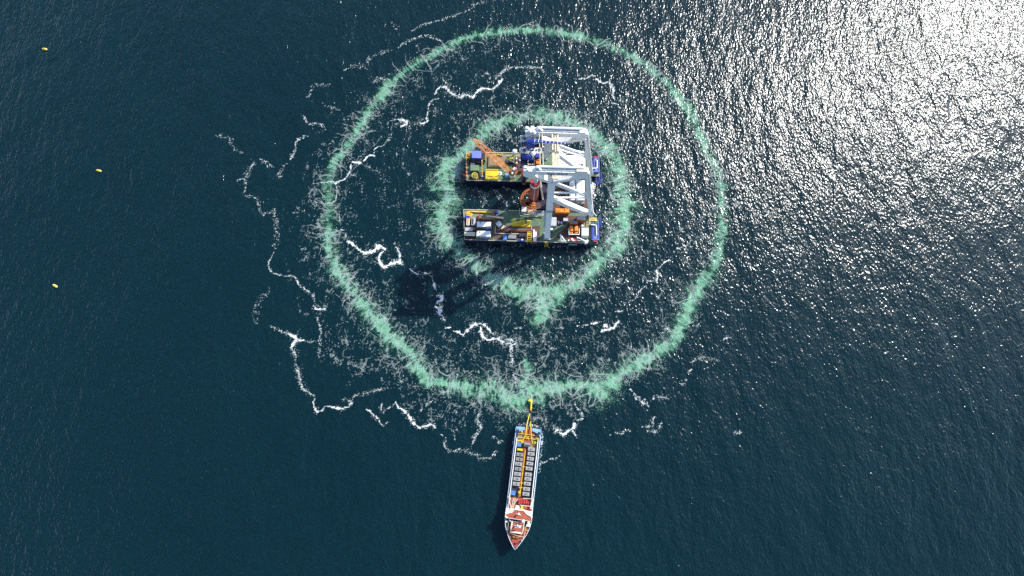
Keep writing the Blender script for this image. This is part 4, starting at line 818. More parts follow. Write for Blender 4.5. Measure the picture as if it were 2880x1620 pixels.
for r, lab in (((318, 1150, 474, 1206), "white office container nearer the slot, shaded by gantry stripes"), ((314, 1250, 470, 1312), "white office container nearer the outer rail of the near hull")):
    o, c, w, d = crate("office_container", lab, "container", r, 13, 'grey_paint', 'white_paint', ribs=0, group="white office containers")
    t = MB(); t.box((c.x-w*.25, c.y+d*.3, 13), (.5, 1.6, .4), YS); t.build("roof_pipe", M['mid_grey'], o); t = MB(); t.box((c.x+w*.2, c.y-d*.5-.5, 10), (2.6, 1, .3), YS); t.build("landing", M['sky_blue'], o)
    for i in range(3): t = MB(); t.box((c.x-w*.35+i*w*.22, c.y-d/2-.03, 10.6), (1.4, .1, 1.1), YS); t.build("window", M['glass'], o)
crate("generator_set", "grey generator box between the cream crate and the open skip", "generator", (186, 1213, 272, 1252), 11, 'mid_grey', 'grey_paint', ribs=5); crate("red_locker", "small dark red locker beside the grey generator box", "locker", (276, 1213, 302, 1240), 10, 'rust', ribs=0)
crate("cargo_crate", "cream topped long crate at the open end corner below the grey generator", "crate", (178, 1262, 302, 1306), 11, 'dark_steel', 'cream_paint', ribs=3)
c = P1(562, 1170, 11); o = thing("bulk_bag", "white square bulk bag set diagonally on the near hull", "bag", (c.x, c.y, DK)); t = MB(); t.box((c.x, c.y, DK), (3.4, 3.4, 2.6), R(40)); t.lathe((c.x, c.y, DK+2.6), [(1.5, 0), (.9, .35), (.3, .45)], 8); t.build("sack", M['white_paint'], o); t = MB(); a = R(40)
for k in range(4): t.beam((c.x+1.6*cos(a+pi/4+k*pi/2)*1.3, c.y+1.6*sin(a+pi/4+k*pi/2)*1.3, DK+2.65), (c.x, c.y, DK+3.2), .2, .12)
t.build("lifting_strap", M['grey_paint'], o)
o = thing("post_rack", "rack of upright bright yellow posts standing on the near hull", "rack", P1(806, 1180, DK)); t = MB(); kbox((704, 1180, 908, 1200), 9.2, 1.2, t); t.build("rack_base", M['yellow'], o)
for i, x in enumerate((712, 726, 740, 760, 774, 788, 800, 815, 828, 841, 873, 887, 902)):
    hgt = 5.5 if i < 3 else (3.4 if i < 6 else 4.6); q = P1(x, 1188, DK); t = MB(); t.tube([(q.x, q.y, 9.0), (q.x, q.y+hgt*.35, 9+hgt)], .34, 8); t.lathe((q.x, q.y+hgt*.35, 9+hgt), [(.5, 0), (.5, .4)], 8); t.build("post", M['yellow'], o)
o = thing("scrap_pile", "jumble of pale and rusty pipe pieces between bulk bag and yellow posts", "pipes", P1(640, 1215, DK))
for i in range(9):
    q = P1(600+rnd.uniform(0, 85), 1188+rnd.uniform(0, 50), DK+.4); a = rnd.uniform(-.4, 1.2); l = rnd.uniform(1.2, 3); t = MB(); t.tube([q-Vector((cos(a), sin(a), 0))*l, q+Vector((cos(a), sin(a), rnd.uniform(0, .3)))*l], rnd.uniform(.25, .5), 8); t.build("pipe_piece", M[('cream_paint', 'rust', 'grey_paint')[i % 3]], o)
o = thing("pipe_rack", "long low rack of brown pipes under the yellow posts", "pipe rack", P1(740, 1240, DK))
for i in range(5): y = 1206+i*12; t = MB(); t.tube([P1(690-i*20, y, 9), P1(905+i*8, y+4, 9)], .36, 8); t.build("pipe", M[('rust', 'brown_deck', 'mid_grey')[i % 3]], o)
t = MB()
for x in (520, 700, 920): t.beam(P1(x, 1200, 8.6), P1(x, 1282, 8.6), .4, .5)
t.beam(P1(520, 1278, 9), P1(960, 1286, 9), .35, .5); t.build("rack_bar", M['cream_paint'], o)
crate("blue_tank", "bright blue box tank near the outer rail of the near hull", "tank", (607, 1292, 648, 1348), 11, 'bright_blue', ribs=0)
crate("hatch_cover", "dark grey low hatch cover beside the bright blue box tank", "hatch cover", (660, 1290, 752, 1336), 9.2, 'dark_steel', 'mid_grey', ribs=0, door=False); crate("grey_skid", "low grey skid between the dark hatch cover and yellow stair tower", "skid", (782, 1278, 868, 1312), 9.6, 'mid_grey', 'dark_steel', ribs=4, door=False)
c = P1(806, 1350, 10.5); o = thing("covered_dinghy", "small boat under a bright blue and white cover by the rail", "boat", (c.x, c.y, DK)); t = MB(); t.tube([(c.x-2.2, c.y, 9.4), (c.x-1.2, c.y, 9.5), (c.x+1.2, c.y, 9.5), (c.x+2.2, c.y, 9.4)], 1.0, 12); t.build("boat_cover", M['blue_paint'], o); t = MB(); t.tube([(c.x+.2, c.y+.1, 9.75), (c.x+1.5, c.y+.2, 9.75)], .85, 12); t.build("cover_patch", M['white_paint'], o); t = MB(); t.box((c.x-1.2, c.y, DK), (.4, 1.6, .9), YS); t.box((c.x+1.2, c.y, DK), (.4, 1.6, .9), YS); t.build("cradle", M['grey_paint'], o)
o = thing("stair_tower", "yellow lattice stair tower standing by the rail of the near hull", "stair tower", P1(898, 1320, DK)); c, w, d = rect((877, 1262, 918, 1370), 13); t = MB()
for sx in (-.5, .5): t.beam((c.x+sx*w, c.y-d/2, 13), (c.x+sx*w, c.y+d/2, 13), .45, .45)
for i in range(6): y = c.y-d/2+d*i/5; t.beam((c.x-w/2, y, 13), (c.x+w/2, y, 13), .4, .4)
for sx in (-.5, .5):
    for sy in (-.5, 0, .5): t.beam((c.x+sx*w, c.y+sy*d, DK), (c.x+sx*w, c.y+sy*d, 13), .4, .4)
t.build("tower_frame", M['amber'], o); t = MB(); t.box((c.x, c.y+d*.3, 12.6), (w*.8, d*.22, .2), YS); t.box((c.x, c.y-d*.28, 11), (w*.8, d*.25, .2), YS); t.build("stair_landing", M['yellow'], o)
o, c, w, d = crate("tall_container", "narrow white container with a red end beside the yellow stair tower", "container", (936, 1256, 976, 1366), 12, 'grey_paint', 'white_paint', ribs=0); t = MB(); t.box((c.x, c.y-d/2-.4, DK), (w, .7, 3), YS); t.build("red_end", M['red_paint'], o); t = MB(); t.lathe((c.x-.6, c.y+d/2+1.2, DK), [(.8, 0), (.8, 2.4), (.4, 2.6)], 12); t.build("tank_end", M['white_paint'], o)
c = P1(1086, 1390, 7); o = thing("boarding_ladder", "yellow boarding ladder hung on the near side of the hull", "ladder", (c.x, c.y-.6, 1)); t = MB(); yb = P1(1086, 1374, DK).y-.55
for dx in (-1.1, 1.1): t.beam((c.x+dx, yb, DK+1.2), (c.x+dx, yb-1.2, 1), .35, .3)
for i in range(7): f = i/6; t.beam((c.x-1.1, yb-1.2*f, DK+1.2-(DK+.2)*f), (c.x+1.1, yb-1.2*f, DK+1.2-(DK+.2)*f), .3, .3)
t.build("ladder_frame", M['amber'], o); t = MB(); t.box((c.x, yb+.2, DK), (2.8, 1.2, .3), YS); t.build("ladder_platform", M['amber'], o)
o, c, w, d = crate("control_cabin", "white control cabin overhanging the slot behind the gripper", "cabin", (812, 986, 862, 1036), 13, 'white_paint', ribs=0); t = MB(); t.box((c.x, c.y-d/2-.03, 10), (w*.8, .1, 1.4), YS); t.build("window", M['glass'], o); t = MB(); t.box((c.x+6.2, c.y-.6, DK+1), (6.4, 4.6, .3), YS)
for x in (3, 9.4): t.beam((c.x+x, c.y-3, DK+1.3), (c.x+x, c.y+1.7, DK+2.6), .3, .3)
t.beam((c.x-3, c.y-4.4, DK+2.4), (c.x+10.5, c.y-4.8, DK+2.4), .35, .3); t.beam((c.x-3.4, c.y-3.2, DK+2), (c.x-3.4, c.y+2, DK+2), .3, .3); t.build("cabin_platform", M['cream_paint'], o)
o = thing("slot_gangway", "grey framed gangway along the slot edge next to the white gantry leg", "gangway", P1(1000, 1050, DK)); t = MB()
for a_, b_ in (((960, 1030), (1068, 1034)), ((810, 1068), (1068, 1082)), ((965, 1030), (965, 1066)), ((985, 1036), (985, 1066)), ((1030, 1050), (1066, 1034)), ((985, 1066), (1060, 1070))): t.beam(P1(*a_, 10), P1(*b_, 10), .4, .4)
t.build("handrail", M['grey_paint'], o); t = MB(); t.beam(P1(870, 1055, 9), P1(1066, 1060, 9), 1.6, .3); t.build("walkway", M['mid_grey'], o)
o, c, w, d = crate("orange_container", "long bright orange container with stepped roof on the cross deck", "container", (1182, 1004, 1336, 1046), 14, 'orange', 'orange', ribs=0); t = MB(); t.box((c.x-w*.3, c.y+d*.15, 14), (w*.35, d*.5, .5), YS); t.box((c.x+w*.22, c.y+d*.3, 14), (w*.1, d*.5, .6), YS); t.build("roof_step", M['orange'], o); t = MB(); t.box((c.x, c.y-d/2-.05, DK+.4), (w*.96, .1, 2.4), YS); t.build("side_panel", M['red_paint'], o)
crate("grey_house", "light grey roofed machine house beside the white gantry leg", "machine house", (1124, 1098, 1196, 1194), 12, 'mid_grey', 'grey_paint', ribs=0); crate("white_locker", "small white locker box on the green deck at the gantry leg foot", "locker", (1116, 1216, 1155, 1240), 10.4, 'grey_paint', 'white_paint', ribs=0)
crate("small_cabin", "small grey cabin with dark front between the gantry leg and the lifeboats", "cabin", (1270, 1108, 1322, 1142), 11, 'mid_grey', 'grey_paint', ribs=0); c = P1(1236, 1160, 10); o = thing("blue_drum", "small blue drum winch on the dark deck beside the grey machine house", "winch", (c.x, c.y, DK)); t = MB(); t.tube([(c.x-1, c.y, 9.2), (c.x+1, c.y, 9.2)], 1, 12); t.build("drum", M['blue_paint'], o); t = MB(); t.box((c.x-1.2, c.y, DK), (.3, 1.8, 2), YS); t.box((c.x+1.2, c.y, DK), (.3, 1.8, 2), YS); t.build("drum_stand", M['grey_paint'], o)
crate("aft_house", "flat pale grey roofed house behind the lifeboat deck", "deck house", (1422, 1086, 1514, 1128), 15, 'rust', 'grey_paint', ribs=0); crate("lifeboat_store", "dark grey roofed store with red side above the orange lifeboats", "store", (1342, 1138, 1432, 1172), 13, 'rust', 'mid_grey', ribs=0)
for x0, lab in ((1338, "orange enclosed lifeboat, the one nearer the gantry leg"), (1393, "orange enclosed lifeboat, the one nearer the white roofed house")):
    c, w, d = rect((x0, 1186, x0+46, 1278), 12.5); o = thing("lifeboat", lab, "lifeboat", (c.x, c.y, DK), "orange lifeboats"); t = MB(); hw = w/2; yy = [-.5, -.4, 0, .35, .5]
    rings = [(f*d, hw*s_) for f, s_ in zip(yy, (.45, .85, 1, .9, .35))]; vs = []
    for y, ww in rings: vs += [(c.x-ww, c.y+y, 10.6), (c.x-ww*.6, c.y+y*.96, 9), (c.x+ww*.6, c.y+y*.96, 9), (c.x+ww, c.y+y, 10.6)]
    fs = [(i*4+k, i*4+k+1, i*4+k+5, i*4+k+4) for i in range(4) for k in range(3)]+[(0, 1, 2, 3), (19, 18, 17, 16)]+[(i*4+3, i*4, i*4+4, i*4+7) for i in range(4)]; t.add(vs, fs); t.build("hull", M['orange'], o)
    t = MB(); t.box((c.x, c.y+d*.1, 10.6), (w*.78, d*.62, 1.5), 0); t.box((c.x, c.y-d*.3, 10.6), (w*.62, d*.22, 1.0), 0); t.build("canopy", M['orange'], o); t = MB(); t.box((c.x, c.y-d*.2, 12.1), (w*.55, d*.08, .12), 0); t.build("hatch", M['dark_steel'], o)
o = thing("lifeboat_cradle", "white open frame holding the two orange lifeboats", "cradle", P1(1390, 1240, DK)); t = MB(); c, w, d = rect((1332, 1225, 1446, 1288), 11.5)
t.beam((c.x-w/2, c.y-d/2, 11.5), (c.x+w/2, c.y-d/2-.1, 11.5), .5, .5); t.beam((c.x-w/2, c.y-d/2, 11.5), (c.x-w/2, c.y+d/2, 11.5), .45, .5); t.beam((c.x+w/2, c.y-d/2, 11.5), (c.x+w/2, c.y+d/2, 11.5), .45, .5); t.build("top_bar", M['white_paint'], o); t = MB()
for sx in (-.5, .5):
    for sy in (-.5, .5): t.beam((c.x+sx*w, c.y+sy*d, DK), (c.x+sx*w, c.y+sy*d, 11.5), .4, .4)
t.build("support_post", M['white_paint'], o)
o, c, w, d = crate("white_house", "square plain white roofed house at the aft end of the near hull", "deck house", (1472, 1207, 1548, 1308), 13, 'grey_paint', 'white_paint', ribs=0); t = MB(); t.box((c.x, c.y+d*.46, 13), (w*.9, .5, .4), YS); t.box((c.x, c.y-d*.46, 13), (w*.9, .4, .3), YS); t.build("roof_edge", M['mid_grey'], o); t = MB(); t.lathe((c.x-w*.35, c.y+d*.5+1.2, DK), [(1.1, 0), (1.0, 4.2), (.5, 4.5)], 12); t.build("funnel", M['cream_paint'], o)
c, w, d = rect((1326, 1330, 1434, 1368), 11); o = thing("rescue_boat", "red and white rescue boat slung at the near rail between davits", "boat", (c.x, c.y, DK)); t = MB(); vs = []
for f, s_, zz in ((-.5, .5, 10.4), (-.35, 1, 10.2), (.2, 1, 10.2), (.42, .7, 10.5), (.5, .12, 10.9)):
    ww = d*.42*s_; vs += [(c.x+f*w, c.y-ww, zz), (c.x+f*w*.95, c.y-ww*.5, 8.9), (c.x+f*w*.95, c.y+ww*.5, 8.9), (c.x+f*w, c.y+ww, zz)]
t.add(vs, [(i*4+k, i*4+k+4, i*4+k+5, i*4+k+1) for i in range(4) for k in range(3)]+[(3, 2, 1, 0), (16, 17, 18, 19)]+[(i*4+3, i*4+7, i*4+4, i*4) for i in range(4)]); t.build("hull", M['white_paint'], o)
t = MB(); t.tube([(c.x-w*.45, c.y+d*.38, 10.5), (c.x+w*.3, c.y+d*.38, 10.5), (c.x+w*.48, c.y, 10.9), (c.x+w*.3, c.y-d*.38, 10.5), (c.x-w*.45, c.y-d*.38, 10.5)], .42, 8); t.build("float_tube", M['red_paint'], o); t = MB(); t.box((c.x-w*.12, c.y+.2, 10.2), (1.2, 1.6, 1.8), YS); t.build("console", M['white_paint'], o)
for x0, y0, x1, y1, lab in ((1240, 1292, 1292, 1366, "white boat davit at the rescue boat end nearer the gantry leg"), (1425, 1322, 1515, 1362, "white boat davit between the rescue boat and white capstan")):
    a_, b_ = P1(x0, y0, 12), P1(x1, y1, 10.5); o = thing("boat_davit", lab, "davit", (a_.x, a_.y, DK), "boat davits"); t = MB(); t.beam(a_, b_, .7, .7); q = P1(x0+8, y1-5, 10.5); t.beam(a_, q, .4, .4); t.beam(q, b_, .45, .45); t.build("arm", M['white_paint'], o); t = MB(); t.beam((a_.x, a_.y, DK), a_, .7, .7); t.beam((b_.x, b_.y, 7), b_, .5, .5); t.build("post", M['white_paint'], o)
c = P1(1520, 1372, 10.5); o = thing("white_capstan", "white bollard drum at the near rail end by the blue platform", "capstan", (c.x, c.y, DK)); t = MB(); t.lathe((c.x, c.y, DK-.5), [(1.2, 0), (.8, .8), (.9, 2.2), (1.3, 2.6), (1, 3.1)], 14); t.build("drum", M['white_paint'], o); t = MB(); t.box((c.x+1.6, c.y+1.4, DK), (1, 1.6, 1.4), .4); t.build("motor", M['cream_paint'], o)
o = thing("aft_gangway", "cream railed gangway with yellow tread between the aft deck and the anchor platform", "gangway", P1(1600, 1115, DK)); t = MB(); a_, b_ = P1(1550, 1104, 10), P1(1640, 1108, 10); t.beam(a_, b_, .3, .3); t.beam(a_-Vector((0, 2.2, 0)), b_-Vector((0, 2.2, 0)), .3, .3); t.tube([P1(1560, 1085, 11), P1(1562, 1178, 11), P1(1600, 1180, 11), P1(1618, 1186, 11)], .3, 6); t.build("handrail", M['cream_paint'], o); t = MB(); t.beam(a_+Vector((0, -1.1, -1.4)), b_+Vector((0, -1.1, -1.4)), 2, .2); t.build("tread", M['yellow'], o)
# ================================================================== the supply vessel feeding air to the bubble curtain
S0 = Vector((12.0, -12.9, 0)); dU = Vector((-.1248, -.9922, 0)); dW = Vector((.9922, -.1248, 0)); YD = math.atan2(-.1248, .9922)
def T(u, w, z): return S0+dU*u+dW*w+Vector((0, 0, z))
def uw(p): q = Vector((p[0], p[1], 0))-S0; return q.dot(dU), q.dot(dW)
sv = thing("supply_vessel", "long pale blue supply vessel with red decks and two rows of grey boxes", "supply ship", T(40, 0, 0))
half = [(0, 8.0), (.5, 8.9), (1.6, 9.3), (30, 9.4), (58, 9.4), (63, 9.1), (67, 8.3), (71, 6.7), (74.5, 4.8), (77.5, 2.9), (79.8, 1.3), (81, 0)]
def outline(k=0.0, z=0, lo=0, hi=99, u_sh=0):
    h = [(u, max(.0, w-k)) for u, w in half if lo <= u <= hi]; pts = [T(u, w, z) for u, w in h]+[T(u, -w, z) for u, w in reversed(h) if w > 0]
    return pts
DZ = 4.6
t = MB(); t.prism([p.xy for p in outline(.25)], -1.5, DZ-.05); t.build("hull", M['navy_hull'], sv)
t = MB(); t.prism([p.xy for p in outline(.45, hi=58)], DZ-.05, DZ); t.build("working_deck", M['dark_steel'], sv)
def side(lo, hi, w0, w1, z0, z1, m, name, parent=sv):
    for s in (-1, 1):
        t = MB(); h = [(u, w) for u, w in half if lo <= u <= hi]
        for (ua, wa), (ub, wb) in zip(h[:-1], h[1:]):
            q = [T(ua, s*(wa-w0), 0), T(ub, s*(wb-w0), 0), T(ub, s*max(0, wb-w1), 0), T(ua, s*max(0, wa-w1), 0)]
            t.prism([p.xy for p in q], z0, z1)
        t.build(name, M[m], parent)
side(0.5, 58, 0, .42, 1, 6.2, 'sky_blue', "bulwark"); side(58, 81, 0, .38, 2, 9.2, 'sky_blue', "bow_bulwark"); side(58, 81, .05, .32, 9.2, 9.35, 'white_paint', "bow_cap_rail")
for s in (-1, 1):
    t = MB()
    t.beam(T(8, s*7.55, 6.3), T(54, s*7.75, 6.3), .55, 2.6); o = t.build("cargo_rail", M['white_paint'], sv)
    t = MB()
    for i in range(24): u = 4+i*2.1; t.beam(T(u, s*9.0, 5.0), T(u, s*7.7, 5.4), .25, .25)
    t.build("rail_strut", M['pale_blue'], o)
    # stern quarter flares
    t = MB(); t.prism([T(.4, s*8.6, 0).xy, T(.1, s*2.6, 0).xy, T(2.1, s*2.6, 0).xy, T(3.0, s*5.5, 0).xy, T(5.6, s*8.7, 0).xy], DZ, 6.1); t.build("stern_quarter", M['sky_blue'], sv)
    t = MB(); q = T(3.2, s*7.6, 6.1); t.lathe(q, [(1.0, 0), (.75, .5), (1.1, 1.3)], 12); q = T(4.0, s*7.0, 6.1); t.lathe(q, [(.8, 0), (.6, .5), (.9, 1.2)], 12); t.build("bollard", M['dark_steel'], sv)
    t = MB(); t.beam(T(5, s*8.75, 6.6), T(56, s*8.95, 6.6), .25, .25)
    for i in range(22): t.beam(T(5+i*2.4, s*8.8, 6.2), T(5+i*2.4, s*8.8, 6.7), .15, .15)
    t.build("side_rail", M['white_paint'], sv)
def slab(pts, z0, z1, name, m, parent=sv): t = MB(); t.prism([T(u, w, 0).xy for u, w in pts], z0, z1); return t.build(name, M[m], parent)
slab([(.2, -2.5), (.2, 2.5), (3, 5), (5.5, 7.2), (5.5, -7.2), (3, -5)], DZ+.02, DZ+.12, "stern_deck", 'deck_red')
slab([(4.4, -7.2), (4.4, -2.2), (12.2, -2.2), (12.2, -7.2)], DZ+.14, DZ+.26, "timber_deck", 'timber'); slab([(4.8, 2.4), (4.8, 7.2), (16.6, 7.2), (16.6, 2.4)], DZ+.13, DZ+.26, "timber_deck", 'timber'); slab([(5.5, -2.1), (5.5, 2.3), (16.5, 2.3), (16.5, -2.1)], DZ+.12, DZ+.2, "stern_lane", 'deck_red')
slab([(16.7, -1.7), (16.7, 1.2), (49.5, 1.2), (49.5, -1.7)], DZ+.1, DZ+.2, "centre_lane", 'deck_red')
t = MB()
for i in range(9): u = 18+i*3.5; t.box(T(u, 1.0, DZ+.2), (1.1, 1.2, 1.3), YD)
t.build("pipe_stand", M['red_paint'], sv)
t = MB(); t.tube([T(15.5, -.6, 6.6), T(47, -.75, 6.6)], .26, 8)
for u in (27, 38, 41): t.tube([T(u, -2.2, 6.5), T(u, .9, 6.5)], .2, 6)
t.build("air_pipe", M['yellow'], sv)
t = MB()
for u in (4.9, 7.6): t.beam(T(u, -7, 5.8), T(u, 7, 5.8), .28, .3)
t.beam(T(4.9, -2.6, 5.8), T(12, -2.6, 5.6), .28, .3)
for w in (-1.1, .9): t.beam(T(6, w, 5.8), T(8.2, -w*.8, 5.8), .45, .5)
t.build("stern_frame", M['yellow'], sv)
t = MB(); q = T(11.8, 0, DZ); t.box(q, (4.4, 2.6, 2.0), YD); t.tube([T(11.6, -2, 6.7), T(11.6, 2, 6.7)], .9, 12); t.build("hose_winch", M['mid_grey'], sv)
# working gear between the boxes and the bridge
slab([(48.2, -8.9), (48.2, 8.7), (55.5, 8.7), (55.5, -8.9)], DZ+.1, DZ+.35, "winch_deck", 'deck_red')
t = MB()
for w, u, r in ((-.6, 51, .9), (.9, 50.6, .8), (2.6, 50.2, .9), (4.2, 50, .9), (5.5, 50.4, .7), (7.3, 54, .9)): t.tube([T(u-1.1, w, 6.2), T(u+1.1, w, 6.2)], r, 12)
t.build("winch_drum", M['red_paint'], sv)
t = MB(); t.box(T(51, -.6, DZ+.3), (9, 1, .5), YD); t.box(T(53, 1.8, DZ+.3), (2.2, 3.5, 1.2), YD); t.tube([T(51.5, 1.2, 6.2), T(53.5, 1.2, 6.2)], .7, 10); t.build("winch_bed", M['dark_steel'], sv)
t = MB(); t.beam(T(48, -8.6, 8), T(48, -7, 8.6), .5, .5); t.beam(T(47.6, -8.4, 8), T(56, -5.4, 10), .45, .45); t.tube([T(49, -7.6, 7), T(49, -7.6, 8.4)], .8, 10)
for w in (-3.7, -5): t.beam(T(48.4, w, 8), T(55.6, w-.6, 8), .35, .35)
for i in range(7): t.beam(T(48.8+i, -3.7, 8), T(48.8+i, -5.2, 8), .25, .25)
t.beam(T(48.3, -2, 8.4), T(52, -4, 8.4), .4, .4); t.build("crane_frame", M['cream_paint'], sv)
t = MB(); t.beam(T(48.5, 8.6, 7.2), T(57.5, 8.9, 7.2), .7, .6); t.beam(T(47.6, 1.6, 8), T(47.3, 8.6, 8), .35, .35); t.beam(T(52.4, 0, 8), T(52.3, 7.6, 8), .4, .4); t.lathe(T(48.4, 8.3, 6), [(.9, 0), (.8, 2)], 10); t.build("gantry_rail", M['cream_paint'], sv)
t = MB(); t.box(T(53.8, 1.6, DZ+.35), (1.7, 2.8, 2.6), YD); t.build("yellow_cabinet", M['yellow'], sv)
t = MB(); t.box(T(54, -1.4, DZ+.35), (2.6, 1.8, 2), YD); t.box(T(54.5, -8.2, DZ+.35), (1.4, 3, 2.4), YD); t.build("white_locker", M['white_paint'], sv)
# superstructure
BR = 12.2
bridge = [(58.6, -9.2), (57.0, -5.2), (55.0, -3.4), (55.0, 3.2), (56.6, 4.6), (58.2, 8.6), (61.2, 9.0), (60.9, -9.2)]
slab([(u, w*.985) for u, w in bridge], DZ, BR-.2, "bridge_house", 'white_paint')
rf = slab([(u+.45 if u < 60 else u-.3, w*.94) for u, w in bridge], BR-.2, BR+.05, "bridge_roof", 'deck_red')
t = MB(); n = len(bridge)
for i in range(n): a_, b_ = bridge[i], bridge[(i+1) % n]; t.beam(T(*a_, BR+.1), T(*b_, BR+.1), .42 if i < 6 else .25, .8)
t.build("roof_rim", M['cream_paint'], rf)
t = MB(); t.lathe(T(57, -.2, BR), [(.3, 0), (.3, 2.4), (.7, 2.6), (.6, 3.2)], 10); t.beam(T(57.6, -2, BR+.3), T(58, 1.5, BR+.3), .3, .4); t.build("signal_mast", M['white_paint'], rf)
for s in (-1, 1):
    t = MB(); t.beam(T(61.25, s*.3, 10.6), T(61.35, s*8.8, 10.6), .2, 1.3); t.build("bridge_window", M['glass'], sv)
slab([(55.6, -9.2), (55.6, 9), (62.5, 9.05), (66.6, 8.1), (66.6, -8.1), (62.5, -9.1)], DZ, 8.4, "accommodation", 'white_paint')
slab([(61.1, -9.1), (61.1, 9.0), (62.5, 9.0), (66.6, 8.05), (66.6, -8.05), (62.5, -9.05)], 8.4, 8.55, "bridge_wing_deck", "brown_deck")
fd = slab([(u, w-.5) for u, w in half if u >= 63 and w > .6]+[(u, -(w-.5)) for u, w in reversed(half) if u >= 63 and w > .6], 7.4, 8.3, "foredeck", 'deck_red')
slab([(62.8, -4.3), (62.6, 4.3), (69.8, 3.8), (69.8, -4.4)], 8.5, 10.6, "forward_house", 'white_paint')
slab([(63.1, -3.5), (62.9, 3.5), (69.2, 3.1), (69.2, -3.7)], 10.6, 10.75, "forward_house_roof", 'deck_red')
t = MB()
for a_, b_ in (((62.6, -4.3), (69.9, -4.4)), ((69.9, -4.4), (69.9, 3.8)), ((69.9, 3.8), (62.6, 4.3))): t.beam(T(*a_, 11), T(*b_, 11), .5, .8)
t.build("house_parapet", M['cream_paint'], sv)
t = MB()
for a_, b_ in (((61.5, -6.4), (70.8, -6.4)), ((70.8, -6.4), (72.2, 3.0)), ((72.2, 3.0), (71.8, 5.4)), ((71.8, 5.4), (64, 5.9))): t.beam(T(*a_, 10), T(*b_, 10), .22, .25); t.beam(T(*a_, 9.5), T(*b_, 9.5), .15, .15)
for u, w in ((62, -6.4), (66, -6.4), (70.8, -6.4), (71.3, -2), (72, 1.5), (71.8, 5.4), (68, 5.6), (64.5, 5.9)): t.beam(T(u, w, 8.2), T(u, w, 10), .15, .15)
t.build("guard_rail", M['cream_paint'], sv)
mt = MB(); mt.tube([T(64.4, -.3, 10.7), T(64.2, -.3, 19)], .5, 8, r2=.25); mt.beam(T(64.3, -2.4, 16), T(64.3, 1.9, 16), .3, .3); mt.beam(T(64.3, -.3, 17.4), T(66.3, -.3, 15), .25, .25); m_ = mt.build("radar_mast", M['white_paint'], sv)
t = MB(); t.beam(T(65.8, -2.2, 14.6), T(65.3, 2.0, 14.6), .7, .5); t.beam(T(64.4, .6, 16.8), T(64, 2.4, 16.8), .5, .4); t.build("radar_scanner", M['white_paint'], m_)
for u, w, z, r in ((61.2, 3.2, 15.3, 1.15), (62.4, 7.0, 12.6, .95), (60.6, -8.3, 12.9, .65)):
    t = MB(); t.ball(T(u, w, z), r, 14, 8); t.tube([T(u, w, z-3), T(u, w, z-r*.7)], .35, 8); t.build("satellite_dome", M['white_paint'], sv, smooth=True)
t = MB(); t.box(T(64.3, 7.2, 8.5), (2.6, 1.8, 1.2), YD); t.box(T(63.6, -8.0, 8.5), (1.6, 1.5, 1.4), YD); t.beam(T(61.4, -6.2, 11), T(63.2, -5.2, 11), .5, .5); t.build("life_raft", M['white_paint'], sv)
t = MB(); t.box(T(66.8, 4.9, 8.3), (1.0, 3.2, .8), YD); t.build("locker", M['amber'], sv); t = MB(); t.beam(T(68, 6.2, 8.8), T(67.8, 7.6, 8.8), .8, .8); t.build("rescue_float", M['orange'], sv)
t = MB()
for w in (-1.6, .6): t.tube([T(73.2, w-.8, 9.0), T(73.2, w+.8, 9.0)], .75, 12); t.box(T(73.2, w, 8.3), (2.2, 1.6, .5), YD)
t.build("anchor_windlass", M['rust'], fd); t = MB()
for u, w in ((74.6, -3.1), (75.8, -2.6), (75, 3.4), (76.4, 1.9), (77.6, 0)): t.lathe(T(u, w, 8.3), [(.4, 0), (.35, .7), (.5, .9)], 8)
t.build("foredeck_bollard", M['dark_steel'], fd); t = MB(); t.lathe(T(76.6, -.2, 8.3), [(.5, 0), (.5, .5), (.2, 1.4)], 10); t.build("red_capstan", M['red_paint'], fd); t = MB(); t.tube([T(80.2, 0, 9), T(80.6, 0, 11)], .12, 6); t.build("jack_staff", M['white_paint'], fd)
t = MB()
for u, w in ((72.5, 5.2), (74.2, 4.2)): t.tube([T(u, w, 8.7), T(u+.9, w-.6, 8.7)], .45, 10)
t.build("rope_drum", M['cream_paint'], fd)
# cargo on its deck
ORD = ["first", "second", "third", "fourth", "fifth", "sixth", "seventh", "eighth", "ninth", "tenth"]
def comp(p, m, lab):
    q = Vector((p.x, p.y, DZ+.1)); o = thing("compressor", lab, "compressor", q, "grey compressor boxes on the supply vessel")
    L_, W_, H_ = 4.75, 2.35, 2.6
    t = MB(); t.box(q, (L_, W_, H_-.12), YD); t.build("body", M[m], o)
    t = MB(); t.box(q+Vector((0, 0, H_-.12)), (L_*.97, W_*.95, .12), YD); t.build("roof", M[m], o)
    t = MB(); t.box(q+dW*.15*(-3 if p_side > 0 else 3.2)+Vector((0, 0, H_)), (.75, .75, .25), YD); t.lathe(q+dW*.15*(-3 if p_side > 0 else 3.2)+Vector((0, 0, H_+.25)), [(.33, 0), (.3, .25)], 10); t.build("exhaust_vent", M['dark_steel'], o)
    t = MB(); t.box(q+dW*(L_/2+.04)+Vector((0, 0, .3)), (.08, W_*.85, H_*.75), YD); t.build("door", M['mid_grey'], o)
    t = MB(); t.box(q-dW*.3*(1 if p_side > 0 else -1)*-3+Vector((0, 0, H_)), (1.0, W_*.6, .08), YD); t.build("roof_grille", M['mid_grey'], o)
    return o
p_side = 1
rc = [k6(690, 1010), k6(683, 1097), k6(670, 1186), k6(658, 1277), k6(647, 1370), k7(605, 28), k7(597, 107), k7(585, 192), k7(574, 286), k7(562, 374)]
for i, px in enumerate(rc): comp(U(*px, 7.2), 'box_grey', "light grey compressor box, %s from the stern in the ten-box row" % ORD[i])
p_side = -1
